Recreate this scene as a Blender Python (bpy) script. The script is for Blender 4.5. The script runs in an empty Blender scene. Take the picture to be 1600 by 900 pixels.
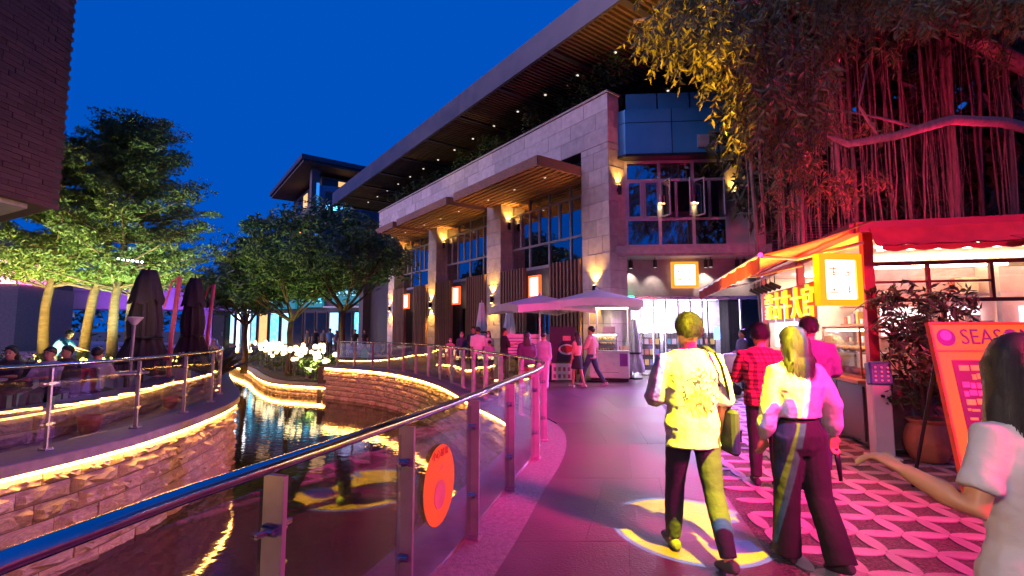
import bpy, bmesh, math, random
from mathutils import Vector, Matrix, Euler, noise
R = math.radians
PI = math.pi
scene = bpy.context.scene
COL = scene.collection

# ------------------------------------------------------------------ camera
cam_d = bpy.data.cameras.new('camera')
cam = bpy.data.objects.new('camera', cam_d)
COL.objects.link(cam)
cam.location = (0, 0, 1.65)
cam.rotation_euler = (R(90) + math.atan(65 / 750), 0, 0)
cam_d.sensor_width = 36
cam_d.lens = 36 * 750 / 1600
cam_d.clip_start = 0.05
cam_d.clip_end = 3000
scene.camera = cam

# ------------------------------------------------------------------ dusk sky
SUN_EL, SUN_AZ = -3.0, 250.0
world = bpy.data.worlds.new('World')
scene.world = world
world.use_nodes = True
wn, wl = world.node_tree.nodes, world.node_tree.links
bg = wn['Background']
sky = wn.new('ShaderNodeTexSky')
sky.sky_type = 'NISHITA'
sky.sun_disc = False
sky.sun_elevation = R(SUN_EL)
sky.sun_rotation = R(SUN_AZ)
sky.ozone_density = 6.0
sky.air_density = 1.0
sky.dust_density = 0.3
tint = wn.new('ShaderNodeMix')
tint.data_type = 'RGBA'
tint.blend_type = 'MULTIPLY'
tint.inputs['Factor'].default_value = 1.0
tint.inputs['B'].default_value = (0.05, 0.62, 1.5, 1)
wl.new(sky.outputs['Color'], tint.inputs['A'])
flat = wn.new('ShaderNodeMix')          # even deep-blue dusk glow over the whole dome
flat.data_type = 'RGBA'
flat.inputs['Factor'].default_value = 0.93
flat.inputs['B'].default_value = (0.0, 0.43, 2.68, 1)
wl.new(tint.outputs['Result'], flat.inputs['A'])
wl.new(flat.outputs['Result'], bg.inputs['Color'])
bg.inputs['Strength'].default_value = 0.084

sun_d = bpy.data.lights.new('sun', 'SUN')
sun_d.energy = 1.0
sun_d.angle = R(45)
sun_d.color = (0.76, 0.55, 1.0)
sun = bpy.data.objects.new('sun', sun_d)
sun.rotation_euler = (R(61), 0, R(-70))
COL.objects.link(sun)

vs = scene.view_settings
vs.view_transform = 'Standard'
vs.look = 'None'
vs.gamma = 1
vs.exposure = 1.3
scene.cycles.use_denoising = True
scene.cycles.max_bounces = 8
scene.cycles.transparent_max_bounces = 16
scene.cycles.sample_clamp_indirect = 6
scene.cycles.caustics_reflective = False
scene.cycles.caustics_refractive = False

# ------------------------------------------------------------------ materials
MATS = {}
def mat(name, c, rough=0.6, metal=0.0, c2=None, scale=6.0, bump=0.0, bscale=None, emit=None, es=0.0, spec=0.5, stretch=None, coat=0.0, trans=0.0, detail=6):
    """procedural principled material: two-tone noise colour, noise roughness, noise bump"""
    if name in MATS: return MATS[name]
    m = bpy.data.materials.new(name); MATS[name] = m
    m.use_nodes = True
    nt = m.node_tree; N, L = nt.nodes, nt.links
    b = N['Principled BSDF']
    b.inputs['Roughness'].default_value = rough
    b.inputs['Metallic'].default_value = metal
    b.inputs['Specular IOR Level'].default_value = spec
    b.inputs['Coat Weight'].default_value = coat
    b.inputs['Transmission Weight'].default_value = trans
    tc = N.new('ShaderNodeTexCoord')
    src = tc.outputs['Object']
    if stretch:
        mp = N.new('ShaderNodeMapping'); mp.inputs['Scale'].default_value = stretch
        L.new(src, mp.inputs['Vector']); src = mp.outputs['Vector']
    nz = N.new('ShaderNodeTexNoise'); nz.inputs['Scale'].default_value = scale; nz.inputs['Detail'].default_value = detail
    L.new(src, nz.inputs['Vector'])
    if c2 is None: c2 = tuple(x * 0.72 for x in c)
    rp = N.new('ShaderNodeValToRGB')
    rp.color_ramp.elements[0].position = 0.32; rp.color_ramp.elements[0].color = (*c2, 1)
    rp.color_ramp.elements[1].position = 0.68; rp.color_ramp.elements[1].color = (*c, 1)
    L.new(nz.outputs['Fac'], rp.inputs['Fac'])
    oi = N.new('ShaderNodeObjectInfo')
    hv = N.new('ShaderNodeHueSaturation')
    mr = N.new('ShaderNodeMapRange'); mr.inputs['To Min'].default_value = 0.82; mr.inputs['To Max'].default_value = 1.15
    L.new(oi.outputs['Random'], mr.inputs['Value']); L.new(mr.outputs['Result'], hv.inputs['Value'])
    L.new(rp.outputs['Color'], hv.inputs['Color'])
    L.new(hv.outputs['Color'], b.inputs['Base Color'])
    rr = N.new('ShaderNodeMapRange')
    rr.inputs['To Min'].default_value = max(0.0, rough - 0.12); rr.inputs['To Max'].default_value = min(1, rough + 0.12)
    L.new(nz.outputs['Fac'], rr.inputs['Value']); L.new(rr.outputs['Result'], b.inputs['Roughness'])
    if bump:
        n2 = N.new('ShaderNodeTexNoise'); n2.inputs['Scale'].default_value = bscale or scale * 4; n2.inputs['Detail'].default_value = 5
        L.new(src, n2.inputs['Vector'])
        bp = N.new('ShaderNodeBump'); bp.inputs['Strength'].default_value = bump; bp.inputs['Distance'].default_value = 0.02
        L.new(n2.outputs['Fac'], bp.inputs['Height']); L.new(bp.outputs['Normal'], b.inputs['Normal'])
    if emit:
        b.inputs['Emission Color'].default_value = (*emit, 1); b.inputs['Emission Strength'].default_value = es
    return m

def glass(name, tintc=(0.85, 0.9, 0.95), rough=0.0, refl=0.12, haze=0.04, hazec=(0.5, 0.5, 0.55)):
    """thin clear pane: mostly see-through with a Fresnel-like mirror layer and a little dirt"""
    if name in MATS: return MATS[name]
    m = bpy.data.materials.new(name); MATS[name] = m; m.use_nodes = True
    nt = m.node_tree; N, L = nt.nodes, nt.links
    for n in list(N):
        if n.type != 'OUTPUT_MATERIAL': N.remove(n)
    out = [n for n in N if n.type == 'OUTPUT_MATERIAL'][0]
    tr = N.new('ShaderNodeBsdfTransparent'); tr.inputs['Color'].default_value = (*tintc, 1)
    gl = N.new('ShaderNodeBsdfGlossy'); gl.inputs['Roughness'].default_value = rough; gl.inputs['Color'].default_value = (0.95, 0.95, 1, 1)
    df = N.new('ShaderNodeBsdfDiffuse'); df.inputs['Color'].default_value = (*hazec, 1)
    lw = N.new('ShaderNodeLayerWeight'); lw.inputs['Blend'].default_value = 0.35
    mr = N.new('ShaderNodeMapRange'); mr.inputs['To Min'].default_value = refl * 0.5; mr.inputs['To Max'].default_value = min(1, refl * 4)
    L.new(lw.outputs['Fresnel'], mr.inputs['Value'])
    nz = N.new('ShaderNodeTexNoise'); nz.inputs['Scale'].default_value = 2.5; nz.inputs['Detail'].default_value = 6
    tc = N.new('ShaderNodeTexCoord'); L.new(tc.outputs['Object'], nz.inputs['Vector'])
    hz = N.new('ShaderNodeMapRange'); hz.inputs['To Min'].default_value = 0; hz.inputs['To Max'].default_value = haze * 2
    L.new(nz.outputs['Fac'], hz.inputs['Value'])
    m1 = N.new('ShaderNodeMixShader'); L.new(hz.outputs['Result'], m1.inputs[0]); L.new(tr.outputs[0], m1.inputs[1]); L.new(df.outputs[0], m1.inputs[2])
    m2 = N.new('ShaderNodeMixShader'); L.new(mr.outputs['Result'], m2.inputs[0]); L.new(m1.outputs[0], m2.inputs[1]); L.new(gl.outputs[0], m2.inputs[2])
    L.new(m2.outputs[0], out.inputs['Surface'])
    return m

def emis(name, c, s, c2=None, scale=5):
    """glowing face of a lit sign, lamp or LED, slightly uneven"""
    if name in MATS: return MATS[name]
    m = bpy.data.materials.new(name); MATS[name] = m; m.use_nodes = True
    nt = m.node_tree; N, L = nt.nodes, nt.links
    b = N['Principled BSDF']; b.inputs['Base Color'].default_value = (*[min(1, x) for x in c], 1); b.inputs['Roughness'].default_value = 0.4
    b.inputs['Emission Strength'].default_value = s
    tc = N.new('ShaderNodeTexCoord'); nz = N.new('ShaderNodeTexNoise'); nz.inputs['Scale'].default_value = scale
    L.new(tc.outputs['Object'], nz.inputs['Vector'])
    rp = N.new('ShaderNodeValToRGB'); rp.color_ramp.elements[0].position = 0.35; rp.color_ramp.elements[1].position = 0.6
    rp.color_ramp.elements[0].color = (*(c2 or tuple(x * 0.8 for x in c)), 1); rp.color_ramp.elements[1].color = (*c, 1)
    L.new(nz.outputs['Fac'], rp.inputs['Fac']); L.new(rp.outputs['Color'], b.inputs['Emission Color'])
    return m

# ------------------------------------------------------------------ mesh builder
class MB:
    def __init__(s): s.v = []; s.f = []
    def add(s, vs, fs):
        o = len(s.v); s.v += [tuple(v) for v in vs]; s.f += [tuple(i + o for i in f) for f in fs]; return s
    def box(s, c, d, rz=0, m=None):
        x, y, z = d[0] / 2, d[1] / 2, d[2] / 2
        vs = [Vector((a * x, b * y, e * z)) for e in (-1, 1) for b in (-1, 1) for a in (-1, 1)]
        M = Matrix.Translation(c) @ (m.to_4x4() if m is not None else Matrix.Rotation(rz, 4, 'Z'))
        return s.add([M @ v for v in vs], [(0, 2, 3, 1), (4, 5, 7, 6), (0, 1, 5, 4), (2, 6, 7, 3), (0, 4, 6, 2), (1, 3, 7, 5)])
    def bb(s, x0, x1, y0, y1, z0, z1):
        return s.box(((x0 + x1) / 2, (y0 + y1) / 2, (z0 + z1) / 2), (abs(x1 - x0), abs(y1 - y0), abs(z1 - z0)))
    def prism(s, poly, z0, z1):
        n = len(poly)
        a = sum(poly[i][0] * poly[(i + 1) % n][1] - poly[(i + 1) % n][0] * poly[i][1] for i in range(n))
        if a < 0: poly = poly[::-1]
        vs = [(x, y, z0) for x, y in poly] + [(x, y, z1) for x, y in poly]
        fs = [tuple(range(n - 1, -1, -1)), tuple(range(n, 2 * n))] + [(i, (i + 1) % n, n + (i + 1) % n, n + i) for i in range(n)]
        return s.add(vs, fs)
    def tube(s, pts, rad, n=8, cap=True, ref=None):
        pts = [Vector(p) for p in pts]
        if not isinstance(rad, (list, tuple)): rad = [rad] * len(pts)
        rings = []
        u = None
        for i, p in enumerate(pts):
            t = (pts[min(i + 1, len(pts) - 1)] - pts[max(i - 1, 0)])
            if t.length < 1e-9: t = Vector((0, 0, 1))
            t.normalize()
            if u is None:
                r0 = Vector(ref) if ref else (Vector((1, 0, 0)) if abs(t.x) < 0.8 else Vector((0, 1, 0)))
                u = (r0 - t * r0.dot(t)).normalized()
            else:
                u = (u - t * u.dot(t))
                u = u.normalized() if u.length > 1e-6 else Vector((1, 0, 0))
            w = t.cross(u)
            rr = rad[i]
            a, b = rr if isinstance(rr, (list, tuple)) else (rr, rr)
            rings.append([p + u * (a * math.cos(2 * PI * k / n)) + w * (b * math.sin(2 * PI * k / n)) for k in range(n)])
        vs = [v for r in rings for v in r]
        fs = [(i * n + k, i * n + (k + 1) % n, (i + 1) * n + (k + 1) % n, (i + 1) * n + k) for i in range(len(pts) - 1) for k in range(n)]
        if cap:
            fs += [tuple(range(n - 1, -1, -1)), tuple((len(pts) - 1) * n + k for k in range(n))]
        return s.add(vs, fs)
    def cyl(s, p0, p1, r0, r1=None, n=12): return s.tube([p0, p1], [r0, r0 if r1 is None else r1], n)
    def lathe(s, prof, c=(0, 0, 0), n=20):
        vs = [(c[0] + r * math.cos(2 * PI * k / n), c[1] + r * math.sin(2 * PI * k / n), c[2] + z) for r, z in prof for k in range(n)]
        fs = [(i * n + k, i * n + (k + 1) % n, (i + 1) * n + (k + 1) % n, (i + 1) * n + k) for i in range(len(prof) - 1) for k in range(n)]
        fs += [tuple(range(n - 1, -1, -1)), tuple((len(prof) - 1) * n + k for k in range(n))]
        return s.add(vs, fs)
    def slices(s, sl, n=16, m=None):
        """stack of elliptical slices (z, rx, ry, x, y), closed"""
        M = m or Matrix.Identity(4)
        vs = [M @ Vector((q[3] + q[1] * math.cos(2 * PI * k / n), q[4] + q[2] * math.sin(2 * PI * k / n), q[0])) for q in sl for k in range(n)]
        fs = [(i * n + k, i * n + (k + 1) % n, (i + 1) * n + (k + 1) % n, (i + 1) * n + k) for i in range(len(sl) - 1) for k in range(n)]
        fs += [tuple(range(n - 1, -1, -1)), tuple((len(sl) - 1) * n + k for k in range(n))]
        return s.add(vs, fs)
    def ball(s, c, r, n=12, m=8):
        r = r if isinstance(r, (list, tuple)) else (r, r, r)
        sl = []
        for i in range(m + 1):
            a = -PI / 2 + PI * i / m
            q = max(math.cos(a), 0.02)
            sl.append((c[2] + r[2] * math.sin(a), r[0] * q, r[1] * q, c[0], c[1]))
        return s.slices(sl, n)
    def quad(s, a, b, c, d): return s.add([a, b, c, d], [(0, 1, 2, 3)])
    def mesh(s, name, m=None, smooth=False):
        me = bpy.data.meshes.new(name); me.from_pydata(s.v, [], s.f); me.validate()
        if m: me.materials.append(m)
        if smooth: me.polygons.foreach_set('use_smooth', [True] * len(me.polygons))
        me.update()
        return me
    def build(s, name, m, parent=None, smooth=False, bevel=0):
        o = bpy.data.objects.new(name, s.mesh(name, m, smooth)); COL.objects.link(o)
        if parent: o.parent = parent
        if bevel: bev(o, bevel)
        return o

def bev(o, w, seg=1):
    b = o.modifiers.new('bevel', 'BEVEL'); b.width = w; b.segments = seg; b.limit_method = 'ANGLE'; b.angle_limit = R(40)
def tag(o, label, cat, group=None, kind=None):
    if label: o['label'] = label
    if cat: o['category'] = cat
    if group: o['group'] = group
    if kind: o['kind'] = kind
    return o
def struct(o): o['kind'] = 'structure'; return o
def thing(name, label, cat, loc=(0, 0, 0), rz=0, group=None):
    o = bpy.data.objects.new(name, None); COL.objects.link(o); o.location = loc; o.rotation_euler = (0, 0, rz); o.empty_display_size = 0.2
    return tag(o, label, cat, group)
def inst(me, name, parent=None, loc=(0, 0, 0), rot=(0, 0, 0), sc=(1, 1, 1)):
    o = bpy.data.objects.new(name, me); COL.objects.link(o)
    o.location = loc; o.rotation_euler = rot; o.scale = sc
    if parent: o.parent = parent
    return o
def copy_tree(o, parent=None):
    c = o.copy(); COL.objects.link(c); c.parent = parent
    for ch in list(o.children): copy_tree(ch, c)
    return c
def text_mesh(txt, size=0.2, depth=0.01, align='CENTER'):
    cu = bpy.data.curves.new('lettering', 'FONT'); cu.body = txt; cu.size = size; cu.extrude = depth
    cu.align_x = align; cu.align_y = 'CENTER'; cu.resolution_u = 3
    o = bpy.data.objects.new('lettering', cu); COL.objects.link(o)
    bpy.context.view_layer.update()
    me = bpy.data.meshes.new_from_object(o.evaluated_get(bpy.context.evaluated_depsgraph_get()))
    bpy.data.objects.remove(o); bpy.data.curves.remove(cu)
    return me
def spot(name, loc, aim, e, c, ang=60, blend=0.5, r=0.05, parent=None):
    d = bpy.data.lights.new(name, 'SPOT'); d.energy = e; d.color = c; d.spot_size = R(ang); d.spot_blend = blend; d.shadow_soft_size = r
    o = bpy.data.objects.new(name, d); COL.objects.link(o); o.location = loc
    o.rotation_euler = (Vector(aim) - Vector(loc)).to_track_quat('-Z', 'Y').to_euler()
    if parent: o.parent = parent
    return o
def point(name, loc, e, c, r=0.05, parent=None):
    d = bpy.data.lights.new(name, 'POINT'); d.energy = e; d.color = c; d.shadow_soft_size = r
    o = bpy.data.objects.new(name, d); COL.objects.link(o); o.location = loc
    if parent: o.parent = parent
    return o
def offset(poly, d):
    """shift an open polyline sideways (positive: to its left)"""
    out = []
    for i, p in enumerate(poly):
        a = Vector(poly[max(i - 1, 0)]); b = Vector(poly[min(i + 1, len(poly) - 1)])
        t = (b - a).normalized(); out.append((p[0] - t.y * d, p[1] + t.x * d))
    return out
def smooth_poly(pts, step=0.35):
    """Catmull-Rom through plan points, resampled about every STEP metres"""
    P = [Vector(p) for p in pts]; P = [2 * P[0] - P[1]] + P + [2 * P[-1] - P[-2]]
    out = []
    for i in range(1, len(P) - 2):
        n = max(2, int((P[i + 1] - P[i]).length / step))
        for k in range(n):
            t = k / n; a, b, c, d = P[i - 1], P[i], P[i + 1], P[i + 2]
            out.append(tuple(0.5 * (2 * b + (c - a) * t + (2 * a - 5 * b + 4 * c - d) * t * t + (3 * b - a - 3 * c + d) * t ** 3)))
    out.append(tuple(P[-2]))
    return out
def arclen(poly):
    s = [0]
    for a, b in zip(poly, poly[1:]): s.append(s[-1] + math.dist(a, b))
    return s
def at_len(poly, S, s):
    s = max(0, min(S[-1], s))
    for i in range(len(S) - 1):
        if s <= S[i + 1] or i == len(S) - 2:
            t = (s - S[i]) / max(1e-9, S[i + 1] - S[i]); a, b = Vector(poly[i]), Vector(poly[i + 1])
            d = (b - a).normalized(); return a.lerp(b, t), d
def ribbon(mb, poly, d0, d1, z0, z1):
    """closed strip between two offsets of a polyline, from z0 to z1"""
    A, B = offset(poly, d0), offset(poly, d1)
    n = len(poly)
    vs = [(x, y, z) for L in (A, B) for z in (z0, z1) for x, y in L]
    a0, a1, b0, b1 = 0, n, 2 * n, 3 * n
    fs = []
    for i in range(n - 1):
        fs += [(a1 + i, a1 + i + 1, b1 + i + 1, b1 + i), (a0 + i, b0 + i, b0 + i + 1, a0 + i + 1),
               (a0 + i, a0 + i + 1, a1 + i + 1, a1 + i), (b0 + i, b1 + i, b1 + i + 1, b0 + i + 1)]
    fs += [(a0, a1, b1, b0), (a0 + n - 1, b0 + n - 1, b1 + n - 1, a1 + n - 1)]
    return mb.add(vs, fs)
rnd = random.Random(7)
# ================================================================== setting
def joint_mat(name, c, c2, rough, scale, bump, bscale, stain=0.35):
    m = mat(name, c, rough, c2=c2, scale=scale, bump=bump, bscale=bscale)
    return m
M_path = mat('path_stone', (0.165, 0.085, 0.12), 0.36, c2=(0.095, 0.048, 0.07), scale=1.3, bump=0.25, bscale=60)
M_strip = mat('granite_strip', (0.30, 0.22, 0.22), 0.6, c2=(0.17, 0.12, 0.13), scale=28, bump=0.9, bscale=90)
M_joint = mat('joint', (0.07, 0.06, 0.065), 0.9)
M_ground = mat('earth', (0.06, 0.055, 0.05), 0.95, bump=0.5)
M_pave = mat('plaza_paving', (0.19, 0.15, 0.17), 0.45, c2=(0.12, 0.095, 0.11), scale=1.5, bump=0.3, bscale=30)
M_coping = mat('coping_stone', (0.24, 0.19, 0.19), 0.5, c2=(0.16, 0.12, 0.13), scale=9, bump=0.3, bscale=50)
M_wall = mat('wall_core', (0.10, 0.08, 0.07), 0.95, bump=0.5)
M_block = mat('ledge_stone', (0.56, 0.44, 0.34), 0.85, c2=(0.32, 0.24, 0.19), scale=7, bump=0.9, bscale=22)
M_steel = mat('brushed_steel', (0.55, 0.54, 0.56), 0.28, metal=1.0, c2=(0.42, 0.42, 0.44), scale=3, stretch=(1, 1, 30))
M_plate = mat('post_paint', (0.46, 0.44, 0.47), 0.35, metal=0.55, c2=(0.36, 0.34, 0.37), scale=8)
M_rail = mat('handrail_steel', (0.62, 0.62, 0.66), 0.16, metal=1.0, c2=(0.52, 0.52, 0.55), scale=5)
M_glass = glass('balustrade_glass', (0.86, 0.87, 0.88), refl=0.07, haze=0.006)
M_led = emis('led_strip', (1.0, 0.50, 0.10), 34, (1.0, 0.42, 0.07), 9)
M_dark = mat('black_metal', (0.03, 0.03, 0.035), 0.4, metal=0.6)
M_bronze = mat('bronze_metal', (0.10, 0.085, 0.08), 0.45, metal=0.5, c2=(0.07, 0.06, 0.06), scale=3)

struct(MB().bb(-700, 700, -300, 1500, -2.6, -1.75).build('ground', M_ground))

# pond water
mw = bpy.data.materials.new('pond_water'); mw.use_nodes = True
_n, _l = mw.node_tree.nodes, mw.node_tree.links
_b = _n['Principled BSDF']
_b.inputs['Base Color'].default_value = (0.010, 0.010, 0.007, 1); _b.inputs['Roughness'].default_value = 0.03
_b.inputs['IOR'].default_value = 1.33; _b.inputs['Specular IOR Level'].default_value = 0.9
_tc = _n.new('ShaderNodeTexCoord')
_w1 = _n.new('ShaderNodeTexNoise'); _w1.inputs['Scale'].default_value = 3.0; _w1.inputs['Detail'].default_value = 3
_mp = _n.new('ShaderNodeMapping'); _mp.inputs['Scale'].default_value = (1.0, 1.6, 1)
_l.new(_tc.outputs['Object'], _mp.inputs['Vector']); _l.new(_mp.outputs['Vector'], _w1.inputs['Vector'])
_bp = _n.new('ShaderNodeBump'); _bp.inputs['Strength'].default_value = 0.09; _bp.inputs['Distance'].default_value = 0.05
_l.new(_w1.outputs['Fac'], _bp.inputs['Height']); _l.new(_bp.outputs['Normal'], _b.inputs['Normal'])
struct(MB().bb(-60, 6, -8, 60, -1.7, -1.35).build('water', mw))

RAIL = smooth_poly([(-1.6, -2.5), (-1.42, -0.5), (-1.17, 1.14), (-0.93, 1.95), (-0.62, 2.9), (-0.31, 3.95), (-0.02, 5.1), (0.30, 6.3), (0.47, 7.3),
                    (0.47, 8.3), (0.18, 9.4), (-0.3, 10.6), (-0.85, 12.2), (-1.75, 14.6), (-3.2, 17.3), (-5.1, 19.7), (-8.0, 21.75)], 0.3)
BANK = offset(RAIL, 0.34)            # water side edge of the right bank
LEFT = smooth_poly([(-8.6, -4), (-7.3, 1.0), (-6.35, 3.8), (-5.78, 5.5), (-5.53, 7.0), (-5.68, 8.7), (-6.12, 10.5), (-6.9, 12.0), (-8.6, 14.6), (-15.5, 25.5), (-24, 37), (-40, 56)], 0.3)
PLANT = smooth_poly([(-7.95, 21.7), (-9.2, 22.2), (-11.3, 23.3), (-13.5, 26), (-16.5, 30.5), (-20.5, 35.5), (-31, 50)], 0.4)

# right plaza, the sheet that carries path, petal floor and far street
far = [(-8.6, 30), (-13, 38), (-24, 52), (-36, 66), (-60, 90), (-60, 260), (160, 260), (160, -12), (-1.9, -12)]
struct(MB().prism(list(BANK) + far, -1.7, -0.02).build('plaza', M_pave))
terr = [(-70, 75), (-90, 60), (-90, -12), (-9.5, -12)]
struct(MB().prism(offset(LEFT, 0.05) + terr, -1.7, 0.05).build('terrace', M_pave))
struct(MB().prism(offset(PLANT, -0.25) + [(-60, 90), (-36, 66), (-24, 52), (-13, 38), (-8.6, 30), (-8.2, 22)], -1.7, -0.72).build('planting_bed', mat('soil', (0.05, 0.04, 0.03), 0.95, bump=0.8)))

# ---- rough faced ledge stones, each a block of its own
def stone_variants(n=8):
    out = []
    for q in range(n):
        r = random.Random(100 + q); nx, nz = 7, 4; vs = []; fs = []
        for j in range(nz + 1):
            for i in range(nx + 1):
                x, z = i / nx - 0.5, j / nz - 0.5
                edge = i in (0, nx) or j in (0, nz)
                y = 0.15 * r.random() if edge else 0.3 + 1.5 * abs(noise.noise((x * 4.2 + q * 7, z * 3.0, q * 3.1))) + .5 * r.random()
                vs.append((x + (0 if edge else r.uniform(-.05, .05)), y, z + (0 if edge else r.uniform(-.07, .07))))
        f0 = [(j * (nx + 1) + i + 1, j * (nx + 1) + i, (j + 1) * (nx + 1) + i, (j + 1) * (nx + 1) + i + 1) for j in range(nz) for i in range(nx)]
        b = len(vs); vs += [(-.5, -1, -.5), (.5, -1, -.5), (.5, -1, .5), (-.5, -1, .5)]
        c = [0, nx, (nx + 1) * nz + nx, (nx + 1) * nz]
        fs = f0 + [(b, b + 1, b + 2, b + 3), (c[0], c[1], b + 1, b), (c[1], c[2], b + 2, b + 1), (c[2], c[3], b + 3, b + 2), (c[3], c[0], b, b + 3)]
        me = bpy.data.meshes.new('stone_block'); me.from_pydata(vs, [], fs); me.validate(); me.materials.append(M_block); out.append(me)
    return out
STONES = stone_variants()
def stone_face(parent, poly, side, s0, s1, z0, z1, h=(0.15, 0.22), w=(0.28, 0.62), depth=0.045, seed=1):
    """courses of rough blocks along a polyline; SIDE +1 faces its left"""
    r = random.Random(seed); S = arclen(poly); z = z0; cnt = 0
    while z < z1 - 0.05:
        hh = min(r.uniform(*h), z1 - z)
        if z1 - z - hh < 0.08: hh = z1 - z
        s = s0 - r.uniform(0, .3)
        while s < s1:
            ww = r.uniform(*w)
            p, d = at_len(poly, S, s + ww / 2)
            o = inst(r.choice(STONES), 'stone_block', parent, (p.x, p.y, z + hh / 2), (0, 0, math.atan2(d.y, d.x) + (0 if side > 0 else PI)),
                     (ww - 0.012, depth * r.uniform(.7, 1.5), hh - 0.012))
            s += ww; cnt += 1
        z += hh
    return cnt

wl_ = thing('retaining_wall', 'curved rough ledge stone wall under the left terrace, glowing under its coping', 'wall')
m = MB(); ribbon(m, LEFT, -0.0, 0.5, -1.69, -0.06); m.build('wall_core', M_wall, wl_)
m = MB(); ribbon(m, LEFT, -0.16, 0.55, 0.0, 0.14); m.build('coping', M_coping, wl_, bevel=0.012)
m = MB(); ribbon(m, LEFT, -0.115, -0.085, -0.045, -0.004); m.build('light_strip', M_led, wl_)
_S = arclen(LEFT)
_i0 = min(range(len(LEFT)), key=lambda i: abs(LEFT[i][1] - 3.6)); _i1 = min(range(len(LEFT)), key=lambda i: abs(LEFT[i][1] - 13.4))
stone_face(wl_, LEFT, -1, _S[_i0], _S[_i1], -1.42, -0.07, h=(0.16, 0.24), w=(0.35, 0.75), depth=0.07, seed=3)

wr_ = thing('retaining_wall', 'curved pale ledge stone wall below the far glass railing and plaza', 'wall')
m = MB(); ribbon(m, BANK, -0.5, 0.0, -1.69, -0.06); m.build('wall_core', M_wall, wr_)
m = MB(); ribbon(m, BANK, -0.3, 0.14, -0.03, 0.035); m.build('coping', M_coping, wr_, bevel=0.01)
m = MB(); ribbon(m, BANK, 0.07, 0.10, -0.085, -0.036); m.build('light_strip', M_led, wr_)
_S = arclen(BANK)
_i0 = min(range(len(BANK)), key=lambda i: abs(BANK[i][1] - 8.0))
stone_face(wr_, BANK, 1, _S[_i0], _S[-1], -1.42, -0.09, h=(0.17, 0.24), w=(0.3, 0.6), depth=0.06, seed=5)
# return of the plaza wall where it meets the planting bed
m = MB(); m.bb(-8.75, -8.25, 21.9, 30, -1.69, -0.025); m.build('return_wall', M_wall, wr_)

wp_ = thing('planter_wall', 'low stone kerb around the lantern bed with a warm light line', 'wall')
m = MB(); ribbon(m, PLANT, -0.42, 0.0, -1.69, -0.97); m.build('wall_core', M_wall, wp_)
m = MB(); ribbon(m, PLANT, -0.5, 0.14, -0.93, -0.78); m.build('coping', M_coping, wp_, bevel=0.012)
m = MB(); ribbon(m, PLANT, 0.06, 0.10, -0.985, -0.935); m.build('light_strip', M_led, wp_)
_S = arclen(PLANT)
stone_face(wp_, PLANT, 1, 0, min(_S[-1], 14), -1.42, -0.98, seed=9)

# ---- footpath slabs between rail strip and petal floor
def xr(y): return 1.20 + 0.182 * y + 0.00115 * y * y
def xl(y):
    c = [(-3, -1.1), (0, -.9), (2, -.55), (3.4, -.42), (4.1, .02), (6, .58), (7.3, .82), (8.4, .86), (9.4, .62), (10.6, .2), (12.2, -.4), (14.6, -1.3), (17, -2.7)]
    for (a, b), (e, f) in zip(c, c[1:]):
        if a <= y <= e: return b + (f - b) * (y - a) / (e - a)
    return c[-1][1]
fp = MB().prism([(xl(y * .5), y * .5) for y in range(-5, 35)] + [(xr(y * .5), y * .5) for y in range(34, -6, -1)], -0.018, 0.0).build('footpath', M_joint)
struct(fp)
yb = [-2.5]
while yb[-1] < 16.9: yb.append(yb[-1] + 1.6)
for i in range(len(yb) - 1):
    y0, y1 = yb[i], yb[i + 1]
    sk = 0.12
    nc = 2 if i % 2 else 3
    for k in range(nc):
        a0, a1 = k / nc, (k + 1) / nc
        def pt(a, y):
            return (xl(y) + (xr(y) - xl(y)) * a, y)
        g = 0.0015
        q = [pt(a0, y0), pt(a1, y0), pt(a1, y1), pt(a0, y1)]
        q = [(q[0][0] + g, q[0][1] + g), (q[1][0] - g, q[1][1] + g), (q[2][0] - g, q[2][1] - g), (q[3][0] + g, q[3][1] - g)]
        MB().prism(q, 0.0005, 0.006 + rnd.uniform(-.0006, .0006)).build('paving_slab', M_path, fp)
# granite border strip by the railing
gs = MB(); ribbon(gs, RAIL, -0.34, 0.2, -0.019, 0.008)
struct(gs.build('border_strip', M_strip))

# ---- petal floor
M_mos = mat('pebble_mosaic', (0.20, 0.13, 0.14), 0.6, c2=(0.012, 0.008, 0.012), scale=48, bump=1.0, bscale=60, detail=3)
M_petal = mat('petal_stone', (0.42, 0.37, 0.38), 0.5, c2=(0.27, 0.23, 0.24), scale=3.5, bump=0.35, bscale=60)
pf = MB().prism([(xr(y * .5), y * .5) for y in range(-5, 27)] + [(9, 13), (9, -2.5)], -0.018, 0.004).build('petal_floor', M_mos)
struct(pf)
CELL = 0.35
def petal():
    n = 8; h = 0.06; L = CELL / 2 * 0.97; pts = []
    for k in range(n): t = k / n * PI - PI / 2; pts.append((L * math.sin(t), h * math.cos(t) ** 1.0))
    for k in range(n): t = PI / 2 - k / n * PI; pts.append((L * math.sin(t), -h * max(0, math.cos(t)) ** 1.0))
    return MB().prism(pts, 0.0, 0.009).mesh('petal', M_petal)
PET = petal()
cells = []
ang = R(-5)
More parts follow.
